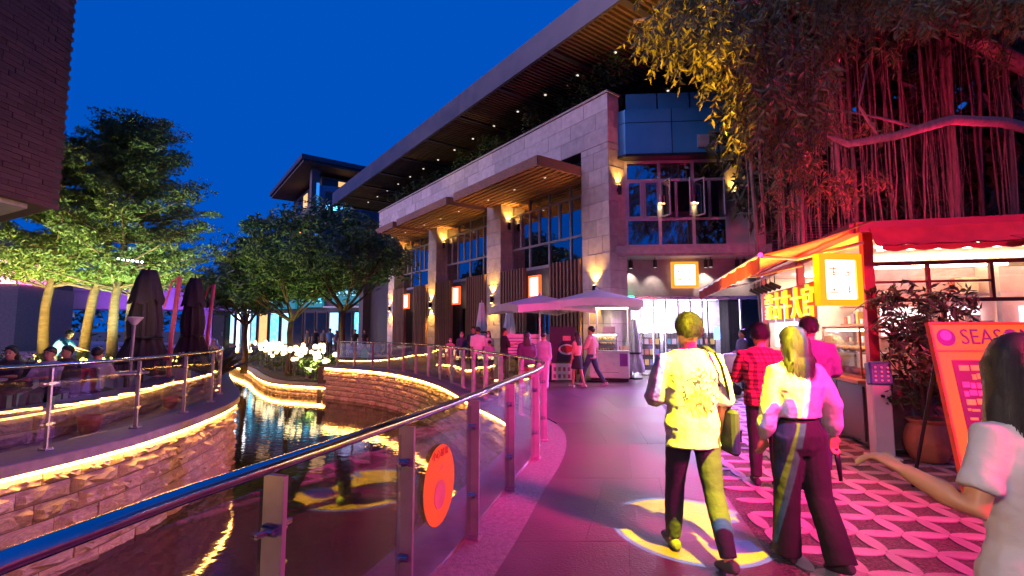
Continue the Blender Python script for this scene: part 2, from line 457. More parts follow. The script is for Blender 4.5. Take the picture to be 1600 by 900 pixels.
for j in range(-8, 34):
    for i in range(-2, 22):
        for k in (0, 1):
            x, y = (i + (0.5 if k == 0 else 0)) * CELL, (j + (0.5 if k else 0)) * CELL
            X = 1.6 + x * math.cos(ang) - y * math.sin(ang); Y = 2.4 + x * math.sin(ang) + y * math.cos(ang)
            if xr(Y) + 0.1 < X < 8.6 and -2.3 < Y < 12.8:
                hidden = (X - 4.9 - .25 * (Y - 6.5)) > 0.1 and Y > 6.4 - 0.25 * (X - 4.8)
                if hidden: continue
                infr = abs(X / max(Y, .1)) < 1.12 and Y > 2.9
                cells.append((0 if infr else 1, math.hypot(X, Y), X, Y, k))
cells.sort()
rest = MB()
for n_, (fl, d_, X, Y, k) in enumerate(cells):
    if n_ < 298:
        inst(PET, 'petal', pf, (X, Y, 0.0042), (0, 0, ang + (PI / 2 if k else 0)))
    else:
        M4 = Matrix.Translation((X, Y, 0.0042)) @ Matrix.Rotation(ang + (PI / 2 if k else 0), 4, 'Z')
        rest.add([M4 @ v.co for v in PET.vertices], [tuple(p.vertices) for p in PET.polygons])
if rest.v:
    o = rest.build('distant_petals', M_petal, pf); o['kind'] = 'stuff'

# ---- glass railings
def clamp_mesh():
    m = MB(); m.cyl((0, -0.03, 0), (0, 0.03, 0), 0.022, n=10); m.box((0.035, 0, 0), (0.07, 0.012, 0.02)); return m.mesh('clamp', M_steel)
CLAMP = clamp_mesh()
def railing(label, poly, posts, top, z0, postw=0.1, postd=0.022, railr=0.027, lean=0.0, flatrail=None):
    t = thing('glass_railing', label, 'railing')
    S = arclen(poly)
    hr = MB()
    a, b = posts[0] - 0.4, posts[-1] + 0.1
    n = int((b - a) / 0.15) + 2
    pts = []
    for k in range(n):
        p, d = at_len(poly, S, a + (b - a) * k / (n - 1)); pts.append((p.x, p.y, top))
    hr.tube(pts, [(railr * 1.25, railr)] * n, 12, ref=(0, 1, 0)); hr.build('handrail', M_rail, t, smooth=True)
    pm = MB(); pm.box((0, 0, (top - z0) / 2 - 0.02), (postd, postw, top - z0 - 0.04)); pm.box((0, 0, 0.008), (0.1, 0.13, 0.016)); 
    for sx in (-1, 1):
        for sy in (-1, 1): pm.cyl((sx * .036, sy * .05, .016), (sx * .036, sy * .05, .03), 0.008, n=6)
    pme = pm.mesh('post', M_plate)
    for s in posts:
        p, d = at_len(poly, S, s)
        o = inst(pme, 'post', t, (p.x, p.y, z0), (0, 0, math.atan2(d.y, d.x)))
        for zz in (0.3, 0.78):
            for q in (-1, 1):
                c = inst(CLAMP, 'clamp', o, (q * 0.018, 0, (top - z0) * zz), (0, 0, 0 if q > 0 else PI))
    for s0, s1 in zip(posts, posts[1:]):
        g0, g1 = s0 + 0.07, s1 - 0.07
        k = max(2, int((g1 - g0) / 0.3)); gp = []
        for i in range(k + 1):
            p, d = at_len(poly, S, g0 + (g1 - g0) * i / k); gp.append((p.x, p.y))
        m = MB(); ribbon(m, gp, -0.006, 0.006, z0 + 0.07, top - 0.075); m.build('glass_pane', M_glass, t)
    return t
_S = arclen(RAIL)
def s_at_y(poly, S, y): return S[min(range(len(poly)), key=lambda i: abs(poly[i][1] - y))]
pr = [s_at_y(RAIL, _S, y) for y in (-0.9, 0.4, 1.78, 2.92, 3.98, 5.1, 6.25, 7.25, 8.2, 9.3)]
s = pr[-1]
while s < _S[-1] - 0.6: s += 1.15; pr.append(min(s, _S[-1] - 0.05))
rail1 = railing('steel and glass railing curving along the pond beside the footpath', RAIL, pr, 1.12, 0.008)
LRAIL = offset(LEFT, 0.26)
_S2 = arclen(LRAIL)
pl = [s_at_y(LRAIL, _S2, 1.2)]
while pl[-1] < s_at_y(LRAIL, _S2, 26): pl.append(pl[-1] + 1.35)
rail2 = railing('glass railing on the curved coping of the left terrace', LRAIL, pl, 1.2, 0.141, postw=0.05)

# round stickers on the panes (printed card with a real edge)
M_or = mat('orange_vinyl', (0.80, 0.46, 0.02), 0.45, c2=(0.72, 0.38, 0.02), scale=3)
M_pk = mat('pink_vinyl', (0.85, 0.35, 0.30), 0.5)
M_bl = mat('blue_vinyl', (0.02, 0.32, 0.62), 0.45); M_gr = mat('green_vinyl', (0.01, 0.35, 0.22), 0.45)
M_red = mat('red_print', (0.5, 0.03, 0.02), 0.5)
def sticker(label, s, w, h, z, m, inner=None, group=None):
    p, d = at_len(RAIL, _S, s)
    nrm = Vector((d.y, -d.x))          # path side
    t = thing('sticker', label, 'sticker', (p.x + nrm.x * .012, p.y + nrm.y * .012, z), math.atan2(d.y, d.x), group)
    def disc(w, h, y0, y1, cz=0, nm='disc', mm=m):
        mb = MB(); n = 28
        vs = [(w / 2 * math.cos(2 * PI * k / n), y, cz + h / 2 * math.sin(2 * PI * k / n)) for y in (y0, y1) for k in range(n)]
        mb.add(vs, [tuple(range(n)), tuple(range(2 * n - 1, n - 1, -1))] + [(k, n + k, n + (k + 1) % n, (k + 1) % n) for k in range(n)])
        return mb.build(nm, mm, t)
    disc(w, h, 0, -0.003)
    if inner:
        disc(w * .36, h * .36, -0.003, -0.006, -h * .12, 'inner_disc', M_pk)
        MB().add([(-.03, -.0035, h * .17), (.05, -.0035, h * .2), (.02, -.0035, h * .28), (.03, -.0035, h * .22)], [(0, 1, 2, 3)]).build('arrow', M_pk, t)
        me = text_mesh('\u5c0f\u5fc3\u73bb\u7483', w * .13, 0.001); me.materials.append(M_red)
        inst(me, 'lettering', t, (0, -.005, h * .385), (PI / 2, 0, 0))
    return t
sticker('large orange oval sticker with a pink disc on the railing glass', (pr[3] + pr[4]) / 2 - .12, .48, .52, .62, M_or, True)
for s_, m_, lb in ((pr[-6] + .55, M_bl, 'blue oval sticker on the far railing glass nearer the white parasols'), (pr[-3] + .55, M_gr, 'green oval sticker on the far railing glass beside the lantern bed')):
    sticker(lb, s_, .5, .62, .55, m_)
# ================================================================== main commercial building
M_stone = mat('sandstone', (0.62, 0.53, 0.48), 0.8, c2=(0.46, 0.39, 0.35), scale=4, bump=0.35, bscale=35)
M_core = mat('stone_joint', (0.14, 0.115, 0.105), 0.95)
M_frame = mat('window_frame', (0.40, 0.39, 0.42), 0.4, metal=0.3, c2=(0.33, 0.32, 0.35))
M_win = glass('window_glass', (0.35, 0.42, 0.55), refl=0.8, haze=0.01)
M_wood = mat('timber', (0.46, 0.19, 0.09), 0.6, c2=(0.21, 0.10, 0.055), scale=3, bump=0.3, stretch=(2, 14, 14))
M_fin = mat('timber_fin', (0.27, 0.155, 0.10), 0.6, c2=(0.19, 0.105, 0.07), scale=3, bump=0.25, stretch=(10, 10, 1.2))
M_soff = mat('soffit_slat', (0.105, 0.07, 0.05), 0.7, c2=(0.07, 0.045, 0.035), scale=2, stretch=(1, 1, 1))
M_fascia = mat('fascia_metal', (0.085, 0.08, 0.10), 0.42, metal=0.4, c2=(0.06, 0.058, 0.075), scale=1.5, bump=0.1)
M_panel = mat('blue_grey_panel', (0.05, 0.34, 0.60), 0.35, metal=0.2, c2=(0.04, 0.28, 0.52), scale=1.2)
M_room = mat('room_wall', (0.10, 0.09, 0.10), 0.9)
M_plaster = mat('pale_plaster', (0.52, 0.46, 0.42), 0.85, c2=(0.44, 0.39, 0.36), scale=2, bump=0.1)
M_warm = emis('warm_lamp', (1.0, 0.66, 0.24), 12)
M_cool = emis('cool_lamp', (0.85, 0.92, 1.0), 6)
M_dl = emis('downlight', (1.0, 0.92, 0.75), .4)

B = thing('commercial_building', 'long stone shopping building with slatted eaves, timber canopies and lit columns', 'building', (3.4, 16.5, 0), R(126.3))
def panels(parent, x0, x1, z0, z1, y, h, w, seed=0, axis='x', th=0.03, m=None, name='stone_panel'):
    """running-bond facing stones on a plane; axis x: plane faces +y, axis -y: plane faces -x at x=Y"""
    r = random.Random(seed); j = 0; z = z0
    while z < z1 - 1e-3:
        hh = min(h, z1 - z); x = x0; first = True
        while x < x1 - 1e-3:
            ww = min(w * (0.5 if first and j % 2 else 1) * r.uniform(.92, 1.08), x1 - x)
            if x1 - x - ww < w * .25: ww = x1 - x
            g = 0.006; d = th + r.uniform(-.004, .006)
            mb = MB()
            if axis == 'x': mb.bb(x + g, x + ww - g, y, y + d, z + g, z + hh - g)
            else: mb.bb(y - d, y, x + g, x + ww - g, z + g, z + hh - g)
            mb.build(name, m or M_stone, parent)
            x += ww; first = False
        z += hh; j += 1
COLS = [(0.0, 1.35), (6.63, 7.79), (13.0, 14.0), (19.0, 20.0), (25.0, 26.0)]
for i, (a, b) in enumerate(COLS):
    o = MB().bb(a + .03, b - .02, -0.9, -0.03, 0, 8.3).build('column', M_core, B)
    if i < 4:
        panels(o, a, b, 0, 8.3, -0.03, 0.62, (b - a) * (1 if i else .5), seed=i, th=.032)
        panels(o, -0.9, -0.0, 0, 8.3, a + .03, 0.62, 0.9, seed=i + 9, axis='-y', th=.032)
par = MB().bb(0.03, 22.0, -0.6, -0.03, 8.3, 10.12).build('parapet', M_core, B)
panels(par, 0, 22.0, 8.31, 10.1, -0.03, 0.6, 1.25, seed=21)
panels(par, -0.6, 0.0, 8.31, 10.1, 0.03, 0.6, .6, seed=22, axis='-y')
MB().bb(-0.03, 22.05, -0.65, 0.05, 10.121, 10.19).build('parapet_cap', M_stone, B)
MB().bb(0.05, 27, -14, -0.61, 8.75, 9.0).build('terrace_slab', M_core, B)
MB().bb(0.3, 29, -7.2, -7.0, 9.01, 11.7).build('terrace_back_wall', mat('dark_glass_wall', (0.02, 0.025, 0.035), 0.15, c2=(0.015, 0.018, 0.025)), B)
MB().bb(0.06, 27, -14, -7.3, 0, 8.74).build('core_wall', M_room, B)
# roof with fascia, soffit slats, beams and downlights
rf = MB().bb(-9, 28.2, -13, 1.5, 12.0, 12.55).build('roof', M_fascia, B)
m = MB(); m.bb(-9.02, 28.25, 1.5, 1.62, 11.72, 12.72); m.bb(28.2, 28.32, -13, 1.499, 11.72, 12.72); m.build('fascia', M_fascia, rf)
MB().bb(24, 27, -9, -4, 12.56, 13.6).build('roof_plant_room', M_fascia, rf)
sl = MB().bb(-.045, .045, -7.0, 1.45, 11.88, 11.995).mesh('soffit_slat', M_soff)
k = 0
x = -8.8
while x < 28:
    if k % 17 == 0:
        MB().bb(x - .09, x + .09, -7.0, 1.46, 11.80, 11.999).build('soffit_beam', M_fascia, rf)
    else: inst(sl, 'soffit_slat', rf, (x, 0, 0))
    x += 0.2; k += 1
MB().bb(-8.9, 28, -3.4, -3.25, 11.78, 11.875).build('soffit_beam', M_fascia, rf)
dl = MB(); dl.cyl((0, 0, 11.845), (0, 0, 11.875), 0.055, n=12); dle = dl.mesh('downlight', M_dl)
for i in range(17):
    for y in (-0.6, -4.6):
        inst(dle, 'downlight', rf, (-5.9 + i * 2.0 + (0.6 if y < -2 else 0), y, 0))
# timber canopies
for i, (a, b) in enumerate([(1.42, 7.3), (8.0, 13.7), (14.3, 20.3)]):
    cn = MB().bb(a, b, -0.7, 2.05, 7.62, 7.70).build('canopy', M_bronze, B)
    m = MB(); m.bb(a - .02, b + .02, 2.05, 2.11, 7.40, 7.76); m.bb(a - .06, a, -0.02, 2.049, 7.40, 7.76); m.bb(b, b + .06, -0.02, 2.049, 7.40, 7.76); m.build('canopy_edge', M_wood, cn)
    bt = MB().bb(a + .01, b - .01, -.085, .085, 7.42, 7.615).mesh('canopy_slat', M_wood)
    y = -0.6
    while y < 2.0:
        inst(bt, 'canopy_slat', cn, (0, y, 0)); y += 0.27
    for q in range(3):
        dd = MB(); dd.cyl((0, 0, 7.44), (0, 0, 7.418), 0.05, n=10); inst(dd.mesh('downlight', M_dl), 'downlight', cn, (a + (b - a) * (q + .5) / 3, 0.9, 0))
# glazed bays
for bi, (a, b) in enumerate([(1.35, 6.63), (7.79, 13.0), (14.0, 19.0)]):
    by = MB().bb(a, b, -0.62, -0.5, 4.22, 4.36).build('bay_window', M_frame, B)
    w = b - a
    fr = MB()
    for z, h in ((5.28, .09), (6.86, .1), (8.2, .1)): fr.bb(a, b, -0.76, -0.66, z, z + h)
    for k in range(5): x = a + w * k / 4; fr.bb(max(a, x - .045), min(b, x + .045), -0.755, -0.655, 4.365, 5.279)
    for k in range(5): x = a + w * k / 4; fr.bb(max(a, x - .04), min(b, x + .04), -0.755, -0.655, 6.965, 8.199)
    for k in range(9): x = a + w * k / 8; fr.bb(max(a, x - .05), min(b, x + .05), -0.755, -0.655, 5.375, 6.859)
    fr.build('window_frame', M_frame, by)
    for k in range(4):
        x0, x1 = a + w * k / 4 + .05, a + w * (k + 1) / 4 - .05
        MB().bb(x0, x1, -0.715, -0.705, 4.37, 5.275).build('pane', M_win, by)
        MB().bb(x0, x1, -0.715, -0.705, 6.97, 8.195).build('pane', M_win, by)
    for k in range(8):
        x0, x1 = a + w * k / 8 + .055, a + w * (k + 1) / 8 - .055
        MB().bb(x0, x1, -0.715, -0.705, 5.38, 6.855).build('pane', M_win, by)
    MB().bb(a, b, -6.9, -6.8, 0.02, 8.6).build('room_wall', M_room, by)
    MB().bb(a, b, -6.79, -1.0, 4.0, 4.2).build('room_floor', M_room, by)
    for q in range(3):
        rl = MB(); rl.lathe([(.02, .5), (.05, .45), (.14, .1), (.13, .08)], (0, 0, 0), 12); o = rl.build('pendant_lamp', M_dark, by); o.location = (a + w * (q + .6) / 3.2, -2.2 - q * .6, 6.0)
        bb_ = MB(); bb_.ball((0, 0, .1), .07); bb_.build('bulb', M_cool if bi < 2 else M_warm, by).location = o.location
    # ground storey wall with doorway between slat screens
    wm = MB(); wm.bb(a, a + 1.9, -0.6, -0.4, 0, 4.21); wm.bb(b - 1.9, b, -0.6, -0.4, 0, 4.21); wm.bb(a + 1.901, b - 1.901, -0.6, -0.4, 2.75, 4.21); wm.build('ground_wall', M_bronze, by)
    for (p0, p1) in ((a + .12, a + 1.75), (b - 1.75, b - .12)):
        sc = MB().bb(p0, p1, -0.16, -0.1, 0.25, 0.33).bb(p0, p1, -0.16, -0.1, 4.0, 4.08).build('slat_screen', M_bronze, B)
        fme = MB().bb(-.045, .045, -.1, .08, .03, 4.28).mesh('slat', M_fin)
        n = 9
        for k in range(n): inst(fme, 'slat', sc, (p0 + (p1 - p0) * k / (n - 1), 0, 0))
    dg = MB().bb(a + 1.901, b - 1.901, -0.52, -0.50, 0.02, 2.74).build('door', M_win, by)
    dx = (a + b) / 2
    m = MB()
    for x in (a + 1.93, dx, b - 1.93): m.bb(x - .03, x + .03, -0.55, -0.45, 0, 2.749)
    m.build('door_frame', M_bronze, dg)
    if bi < 2:
        for q, cc in ((-.45, (1, .55, .3)), (.35, (.75, .85, 1.0))):
            MB().bb(dx + q - .09, dx + q + .09, -0.9, -0.86, 0.6, 2.4).build('light_panel', emis('shop_panel%d' % (q > 0), cc, 5), by)
# side wall of the last bay and far wing
MB().bb(20.0, 25.0, -0.8, -0.6, 0, 8.3).build('far_wall', M_bronze, B)

def sconce(parent, x, y, z, nx, ny, e=26, down=True, up=True, col=(1.0, 0.50, 0.08)):
    a = math.atan2(ny, nx)
    t = MB().cyl((.11, 0, -.17), (.11, 0, .17), .065, n=14).box((.03, 0, 0), (.07, .07, .12)).build('sconce', M_dark, parent)
    t.location = (x, y, z); t.rotation_euler = (0, 0, a)
    for sgn, on in ((1, up), (-1, down)):
        if not on: continue
        MB().cyl((.11, 0, sgn * .165), (.11, 0, sgn * .176), .052, n=12).build('lamp', M_warm, t)
        s_ = spot('sconce_beam', (.11, 0, sgn * .2), (.065, 0, sgn * 1.2), e, col, 95, 0.8, .04, t)
for i, (a, b) in enumerate(COLS[:4]):
    sconce(B, (a + b) / 2, 0.0, 3.05, 0, 1, e=150 if i == 0 else 190)
    if i: sconce(B, a - .002, -0.42, 6.45, -1, 0, e=70, down=False)
sconce(B, -0.002, -0.45, 6.6, -1, 0, e=60, down=False)

# lit box signs on the building
M_sw = emis('sign_white', (1.0, 0.86, 0.78), 1.7, (1.0, 0.75, 0.62), 8)
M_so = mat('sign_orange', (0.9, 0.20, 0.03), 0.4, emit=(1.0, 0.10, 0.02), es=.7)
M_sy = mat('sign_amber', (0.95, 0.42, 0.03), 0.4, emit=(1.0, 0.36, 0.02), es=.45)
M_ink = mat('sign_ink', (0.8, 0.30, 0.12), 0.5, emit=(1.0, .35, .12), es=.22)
def glyph(mb, x, z, s, y, seed):
    """stroke character built of bars (blurred in the photograph)"""
    r = random.Random(seed); t = s * .1
    for k in range(r.randint(2, 3)): q = -s * .4 + s * .8 * (k + r.random() * .5) / 3; mb.box((x, y, z + q), (s * r.uniform(.6, .9), .004, t))
    for k in range(r.randint(1, 3)): q = r.uniform(-.35, .35) * s; mb.box((x + q, y - .0006 * k - .0006, z + r.uniform(-.1, .1) * s), (t, .004, s * r.uniform(.5, .9)))
def box_sign(label, parent_m, w, h, frame_m, fw=.085, seed=1, rows=2, cols=1):
    t = thing('box_sign', label, 'sign')
    m = MB(); m.bb(-w / 2, w / 2, 0, .12, -h / 2, -h / 2 + fw); m.bb(-w / 2, w / 2, 0, .12, h / 2 - fw, h / 2)
    m.bb(-w / 2, -w / 2 + fw, 0, .12, -h / 2 + fw, h / 2 - fw); m.bb(w / 2 - fw, w / 2, 0, .12, -h / 2 + fw, h / 2 - fw); m.build('frame', frame_m, t)
    MB().bb(-w / 2 + fw, w / 2 - fw, .03, .1, -h / 2 + fw, h / 2 - fw).build('lit_face', M_sw, t)
    g = MB()
    for r_ in range(rows):
        for c_ in range(cols): glyph(g, (c_ + .5 - cols / 2) * (w - 2 * fw) / cols * .9, (r_ + .5 - rows / 2) * (h - 2 * fw) / rows * .9, min((w - 2 * fw) / cols, (h - 2 * fw) / rows) * .72, .024, seed + r_ * 7 + c_)
    g.build('lettering', M_ink, t)
    t.matrix_world = parent_m
    return t
MWB = Matrix.Translation((3.4, 16.5, 0)) @ Matrix.Rotation(R(126.3), 4, 'Z')
for t_, lb in ((3.95, 'red framed lit box sign behind the white parasols'), (10.4, 'red framed lit box sign above the doorway between second and third columns'), (16.6, 'small red framed lit box sign on the bay nearest the far street')):
    box_sign(lb, MWB @ Matrix.Translation((t_, 0.22, 3.4)) @ Matrix.Rotation(PI, 4, 'Z'), .72, .92, M_so, seed=int(t_ * 10))

# terrace planting behind the parapet
M_leafs = [mat('leaf_green', (0.10, 0.22, 0.07), 0.5, c2=(0.05, 0.12, 0.04), scale=2), mat('leaf_olive', (0.17, 0.22, 0.05), 0.5, c2=(0.09, 0.12, 0.03), scale=2)]
def leaf_cloud(mb, centres, n, size, r=None, droop=0.0, long=1.0, flat=1.0):
    r = r or rnd
    for (c, rad) in centres:
        for _ in range(n):
            while True:
                d = Vector((r.uniform(-1, 1), r.uniform(-1, 1), r.uniform(-1, 1)))
                if 0.05 < d.length < 1: break
            d = d.normalized() * (d.length ** 0.45)
            p = Vector(c) + Vector((d.x * rad, d.y * rad, d.z * rad * flat))
            s = size * r.uniform(.6, 1.3)
            ax = Vector((r.uniform(-1, 1), r.uniform(-1, 1), r.uniform(-.6, .8) - droop * 2)).normalized()
            sd = ax.cross(Vector((r.uniform(-1, 1), r.uniform(-1, 1), r.uniform(-1, 1)))).normalized()
            a, b = ax * s * long, sd * s * 0.42
            up = ax.cross(sd) * s * .15
            mb.add([p - a * .5, p + b * .5 + up * .4, p + a * .5 - up, p - b * .5 + up * .4], [(0, 1, 2, 3)])
for q in range(16):
    t_ = 0.6 + q * 1.36 + rnd.uniform(-.3, .3)
    if q in (4, 9): continue
    big = 1.5 if q < 2 else 1.0
    sh = thing('terrace_shrub', 'leafy green shrub growing on the roof terrace behind the stone parapet', 'plant', tuple(MWB @ Vector((t_, -.85, 9.0))), 0, 'shrubs along the roof terrace parapet')
    mb = MB(); leaf_cloud(mb, [((rnd.uniform(-.5, .5), rnd.uniform(-.3, .3), 1.65 + rnd.uniform(0, .7) * big), .38 * big) for _ in range(5)], 55, .17)
    o = mb.build('foliage', M_leafs[q % 2], sh); o['kind'] = 'stuff'
    mb = MB()
    for _ in range(5): mb.tube([(0, 0, 0), (rnd.uniform(-.2, .2), rnd.uniform(-.2, .2), .7), (rnd.uniform(-.5, .5), rnd.uniform(-.3, .3), 1.6)], [.02, .015, .006], 5)
    mb.build('stem', mat('bark', (0.09, 0.06, 0.045), 0.9, bump=0.6), sh)

# ================================================================== glazed corner unit
Cn = thing('corner_shop_building', 'corner shop with blue panels above tall windows and a bright glass entrance', 'building', (3.95, 17.05, 0), R(-4))
W = 4.95
# local: x right, y back; front plane y=0
band = MB().prism([(-.25, -.1), (.12, -.45), (W - 0.35, -.45), (W - .35, 1.0), (-.25, 1.0)], 7.86, 9.0).build('panel_band', M_panel, Cn)
MB().prism([(-.25, -.1), (.12, -.45), (W - 0.35, -.45), (W - .35, 1.0), (-.25, 1.0)], 9.03, 9.5).build('upper_panel_band', M_panel, band)
m = MB(); m.prism([(-.24, -.08), (.13, -.43), (W - 0.36, -.43), (W - .36, .98), (-.24, .98)], 9.0, 9.03); 
for x in (1.75, 3.35): m.bb(x - .012, x + .012, -.456, -.44, 7.87, 9.5)
m.prism([(-.3, -.13), (.1, -.5), (W - .3, -.5), (W - .3, .9), (-.3, .9)], 7.76, 7.855); m.build('panel_joint', M_dark, band)
for k in range(4):
    MB().bb(.2 + k * 1.15, .2 + k * 1.15 + 1.1, -.2, -.185, 9.51, 10.2).build('balustrade_pane', M_panel, Cn)
gr = MB().bb(2.62, 3.3, -.50, -.456, 8.05, 8.5).build('vent', M_frame, band)
gl_ = MB().bb(2.66, 3.26, -.515, -.501, 0, .035).mesh('vent_slat', M_plaster)
for k in range(6): inst(gl_, 'vent_slat', gr, (0, 0, 8.09 + k * .066))
MB().bb(-.6, W, -.32, 2, 4.22, 4.30).bb(-.3, W + .05, -.45, 2, 4.301, 4.58).build('floor_slab', mat('slab_stone', (0.36, 0.30, 0.29), 0.7, bump=.2), Cn)
wf = MB()
xs = [.18, 1.36, 2.54, 3.70]
for x in xs: wf.bb(x - .05, x + .05, -.05, .05, 4.585, 7.75)
for z in (4.585, 5.55, 6.98, 7.66): wf.bb(.23, 3.65, -.045, .045, z, z + .09)
up = wf.build('tall_window', M_frame, Cn)
wf2 = MB().bb(-.36, -.26, .5, .6, 4.585, 7.75)
for z in (4.585, 5.55, 6.98, 7.66): wf2.box((-.06, .28, z + .045), (.62, .07, .085), R(-47))
wf2.build('window_return', M_frame, up)
for z0, z1 in ((4.68, 5.55), (5.64, 6.98), (7.07, 7.66)):
    MB().box((-.06, .28, (z0 + z1) / 2), (.58, .01, z1 - z0), R(-47)).build('pane', M_win, up)
for k in range(3):
    x0, x1 = xs[k] + .05, xs[k + 1] - .05
    MB().bb(x0, x1, -.005, .005, 4.68, 5.545).build('pane', M_win, up)
    MB().bb(x0, x1, -.005, .005, 7.075, 7.655).build('pane', M_win, up)
    mid = (x0 + x1) / 2
    fr = MB().bb(mid - .05, mid + .05, -.035, .035, 5.645, 6.975); fr.build('mullion', M_frame, up)
    for sgn in (-1, 1):                      # side-hung casements, two pairs stand open
        c = MB(); ww = (x1 - x0) / 2 - .06; hx = x0 if sgn < 0 else x1
        for (p0, p1, q0, q1) in ((0, .045, 0, 1.32), (ww - .045, ww, 0, 1.32), (.045, ww - .045, 0, .045), (.045, ww - .045, 1.275, 1.32)): c.bb(p0, p1, -.02, .02, q0, q1)
        o = c.build('casement', M_frame, up); o.location = (hx, -.055, 5.65); o.scale = (1 if sgn < 0 else -1, 1, 1)
        o.rotation_euler = (0, 0, 0 if k == 0 else (-R(62) if sgn < 0 else R(66)))
        MB().bb(.046, ww - .046, -.004, .004, .046, 1.274).build('pane', M_win, o)
pw = MB().bb(3.76, W, -.02, .9, 4.585, 8.9).build('side_pier', M_plaster, Cn)
MB().bb(4.42, 4.56, -.12, -.021, 4.585, 8.4).build('down_pipe', M_plaster, pw)
MB().bb(-.36, W, 3.6, 3.7, 0, 9).build('back_wall', M_room, Cn)
MB().bb(-.2, 3.7, .1, 3.59, 4.585, 4.64).build('upper_floor', M_room, Cn)
MB().bb(1.45, 3.6, 2.6, 2.7, 4.65, 6.5).build('pale_partition', mat('partition', (0.55, 0.55, 0.62), 0.7), Cn)
for x in (1.36, 2.54): 
    s_ = MB().cyl((0, 0, -.14), (0, 0, .14), .05, n=12).build('sconce', M_plaster, Cn); s_.location = (x, -.13, 6.3)
    MB().cyl((0, 0, -.15), (0, 0, -.141), .045, n=12).build('lamp', M_warm, s_); spot('sconce_beam', (0, 0, -.16), (0, .05, -1), 9, (1, .75, .3), 90, .8, .03, s_)
sconce(Cn, 3.95, -.03, 6.35, 0, -1, e=45, down=False)
# entrance: recessed wall, lit sign, spotlights, glass doors and bright shop room
MB().bb(-.3, W + .2, .55, .7, 2.86, 4.219).build('sign_wall', mat('sign_wall_grey', (0.30, 0.26, 0.25), 0.8, c2=(0.24, 0.21, 0.20), bump=.1), Cn)
MB().bb(-.36, .28, .56, .69, 0, 2.859).build('dark_return', M_bronze, Cn)
gm = MB().bb(-.3, .45, .35, .54, 2.80, 2.86).build('green_light_strip', emis('green_led', (.02, .9, .5), 3), Cn)
ent = MB().bb(.29, W, .57, .66, 2.74, 2.858).build('glass_entrance', M_steel, Cn)
xs = [.32, .72, 1.18, 1.62, 2.06, 2.5, 2.92, 3.1, 4.28]
for x in xs: MB().bb(x - .028, x + .028, .57, .65, 0, 2.739).build('mullion', M_steel, ent)
M_clear = glass('door_glass', (0.93, 0.94, 0.97), refl=0.10, haze=.02)
for a, b in zip(xs, xs[1:]): MB().bb(a + .03, b - .03, .605, .615, .05, 2.735).build('pane', M_clear, ent)
lf = MB().bb(0, .05, -.02, .02, 0, 2.6).bb(.75, .8, -.02, .02, 0, 2.6).bb(.05, .75, -.02, .02, 0, .1).bb(.05, .75, -.02, .02, 2.5, 2.6).build('door_leaf', M_steel, ent)
lf.location = (.36, .55, .02); lf.rotation_euler = (0, 0, R(-100)); MB().bb(.051, .749, -.005, .005, .101, 2.499).build('pane', M_clear, lf)
h_ = MB().cyl((.68, -.06, .7), (.68, -.06, 1.7), .016, n=8).build('handle', M_steel, lf)
M_swall = mat('shop_wall', (0.75, 0.70, 0.78), 0.7)
MB().bb(.3, W - .4, 3.5, 3.59, 0.02, 2.9).build('shop_back_wall', M_swall, Cn)
MB().bb(.29, W, .7, 3.49, 2.9, 2.98).build('shop_ceiling', M_swall, Cn)
MB().bb(.3, W, .7, 3.49, .0, .02).build('shop_floor', mat('shop_floor_tile', (.5, .47, .48), .25), Cn)
M_shop = emis('shop_light', (0.95, 0.86, 0.98), 6.5, (0.85, 0.78, 1.0), 1.5)
for k in range(3):
    MB().bb(.6 + k * 1.35, 1.5 + k * 1.35, 1.2, 3.2, 2.86, 2.895).build('ceiling_light', M_shop, Cn)
for k, (x0, x1, z0, z1) in enumerate(((.45, .95, .1, 2.6), (1.15, 1.55, .9, 2.6), (3.2, 3.95, 1.75, 2.55), (2.1, 2.6, 1.2, 2.5))):
    MB().bb(x0, x1, 3.4, 3.46, z0, z1).build('light_panel', M_shop, Cn)
cs = [(.8, .25, .2), (.9, .6, .2), (.3, .3, .6), (.2, .45, .6), (.7, .5, .6)]
for k in range(3):
    sh_ = MB().bb(0, .9, 0, .4, 0, 1.5).build('shelf_unit', mat('shelf_dark', (.10, .07, .08), .5), Cn); sh_.location = (1.0 + k * 1.1, 2.75, .02)
    for q in range(12):
        MB().bb(.05 + (q % 4) * .21, .21 + (q % 4) * .21, -.06, -.002, .2 + (q // 4) * .42, .42 + (q // 4) * .42).build('product_box', mat('product%d' % (q % 5), cs[q % 5], .4), sh_)
MB().bb(3.35, 3.55, .70, .72, 1.3, 1.75).build('blue_screen', emis('blue_screen', (.1, .45, 1), 4), Cn)
MC = Matrix.Translation((3.95, 17.05, 0)) @ Matrix.Rotation(R(-4), 4, 'Z')
box_sign('square amber framed lit sign above the glass entrance', MC @ Matrix.Translation((2.28, .32, 3.62)), .95, .95, M_sy, fw=.11, seed=77, rows=2, cols=2)
for k, x in enumerate((.35, 1.18, 3.0, 3.12, 4.1, 4.28)):
    lt = thing('ceiling_spotlight', 'black cylinder spotlight under the slab above the glass entrance', 'spotlight', tuple(MC @ Vector((x, .12 if k % 2 else .28, 4.0))), 0, 'black spotlights under the corner shop slab')
    MB().cyl((0, 0, .14), (0, 0, .222), .015, n=8).build('stem', M_dark, lt)
    MB().cyl((0, 0, -.13), (0, 0, .14), .072, n=14).build('housing', M_dark, lt)
    MB().cyl((0, 0, -.131), (0, 0, -.136), .055, n=12).build('lamp', M_dl, lt)
    spot('spot_beam', (0, 0, -.16), (.0, .42, -1), 26, (1.0, .82, .70), 80, .7, .03, lt)
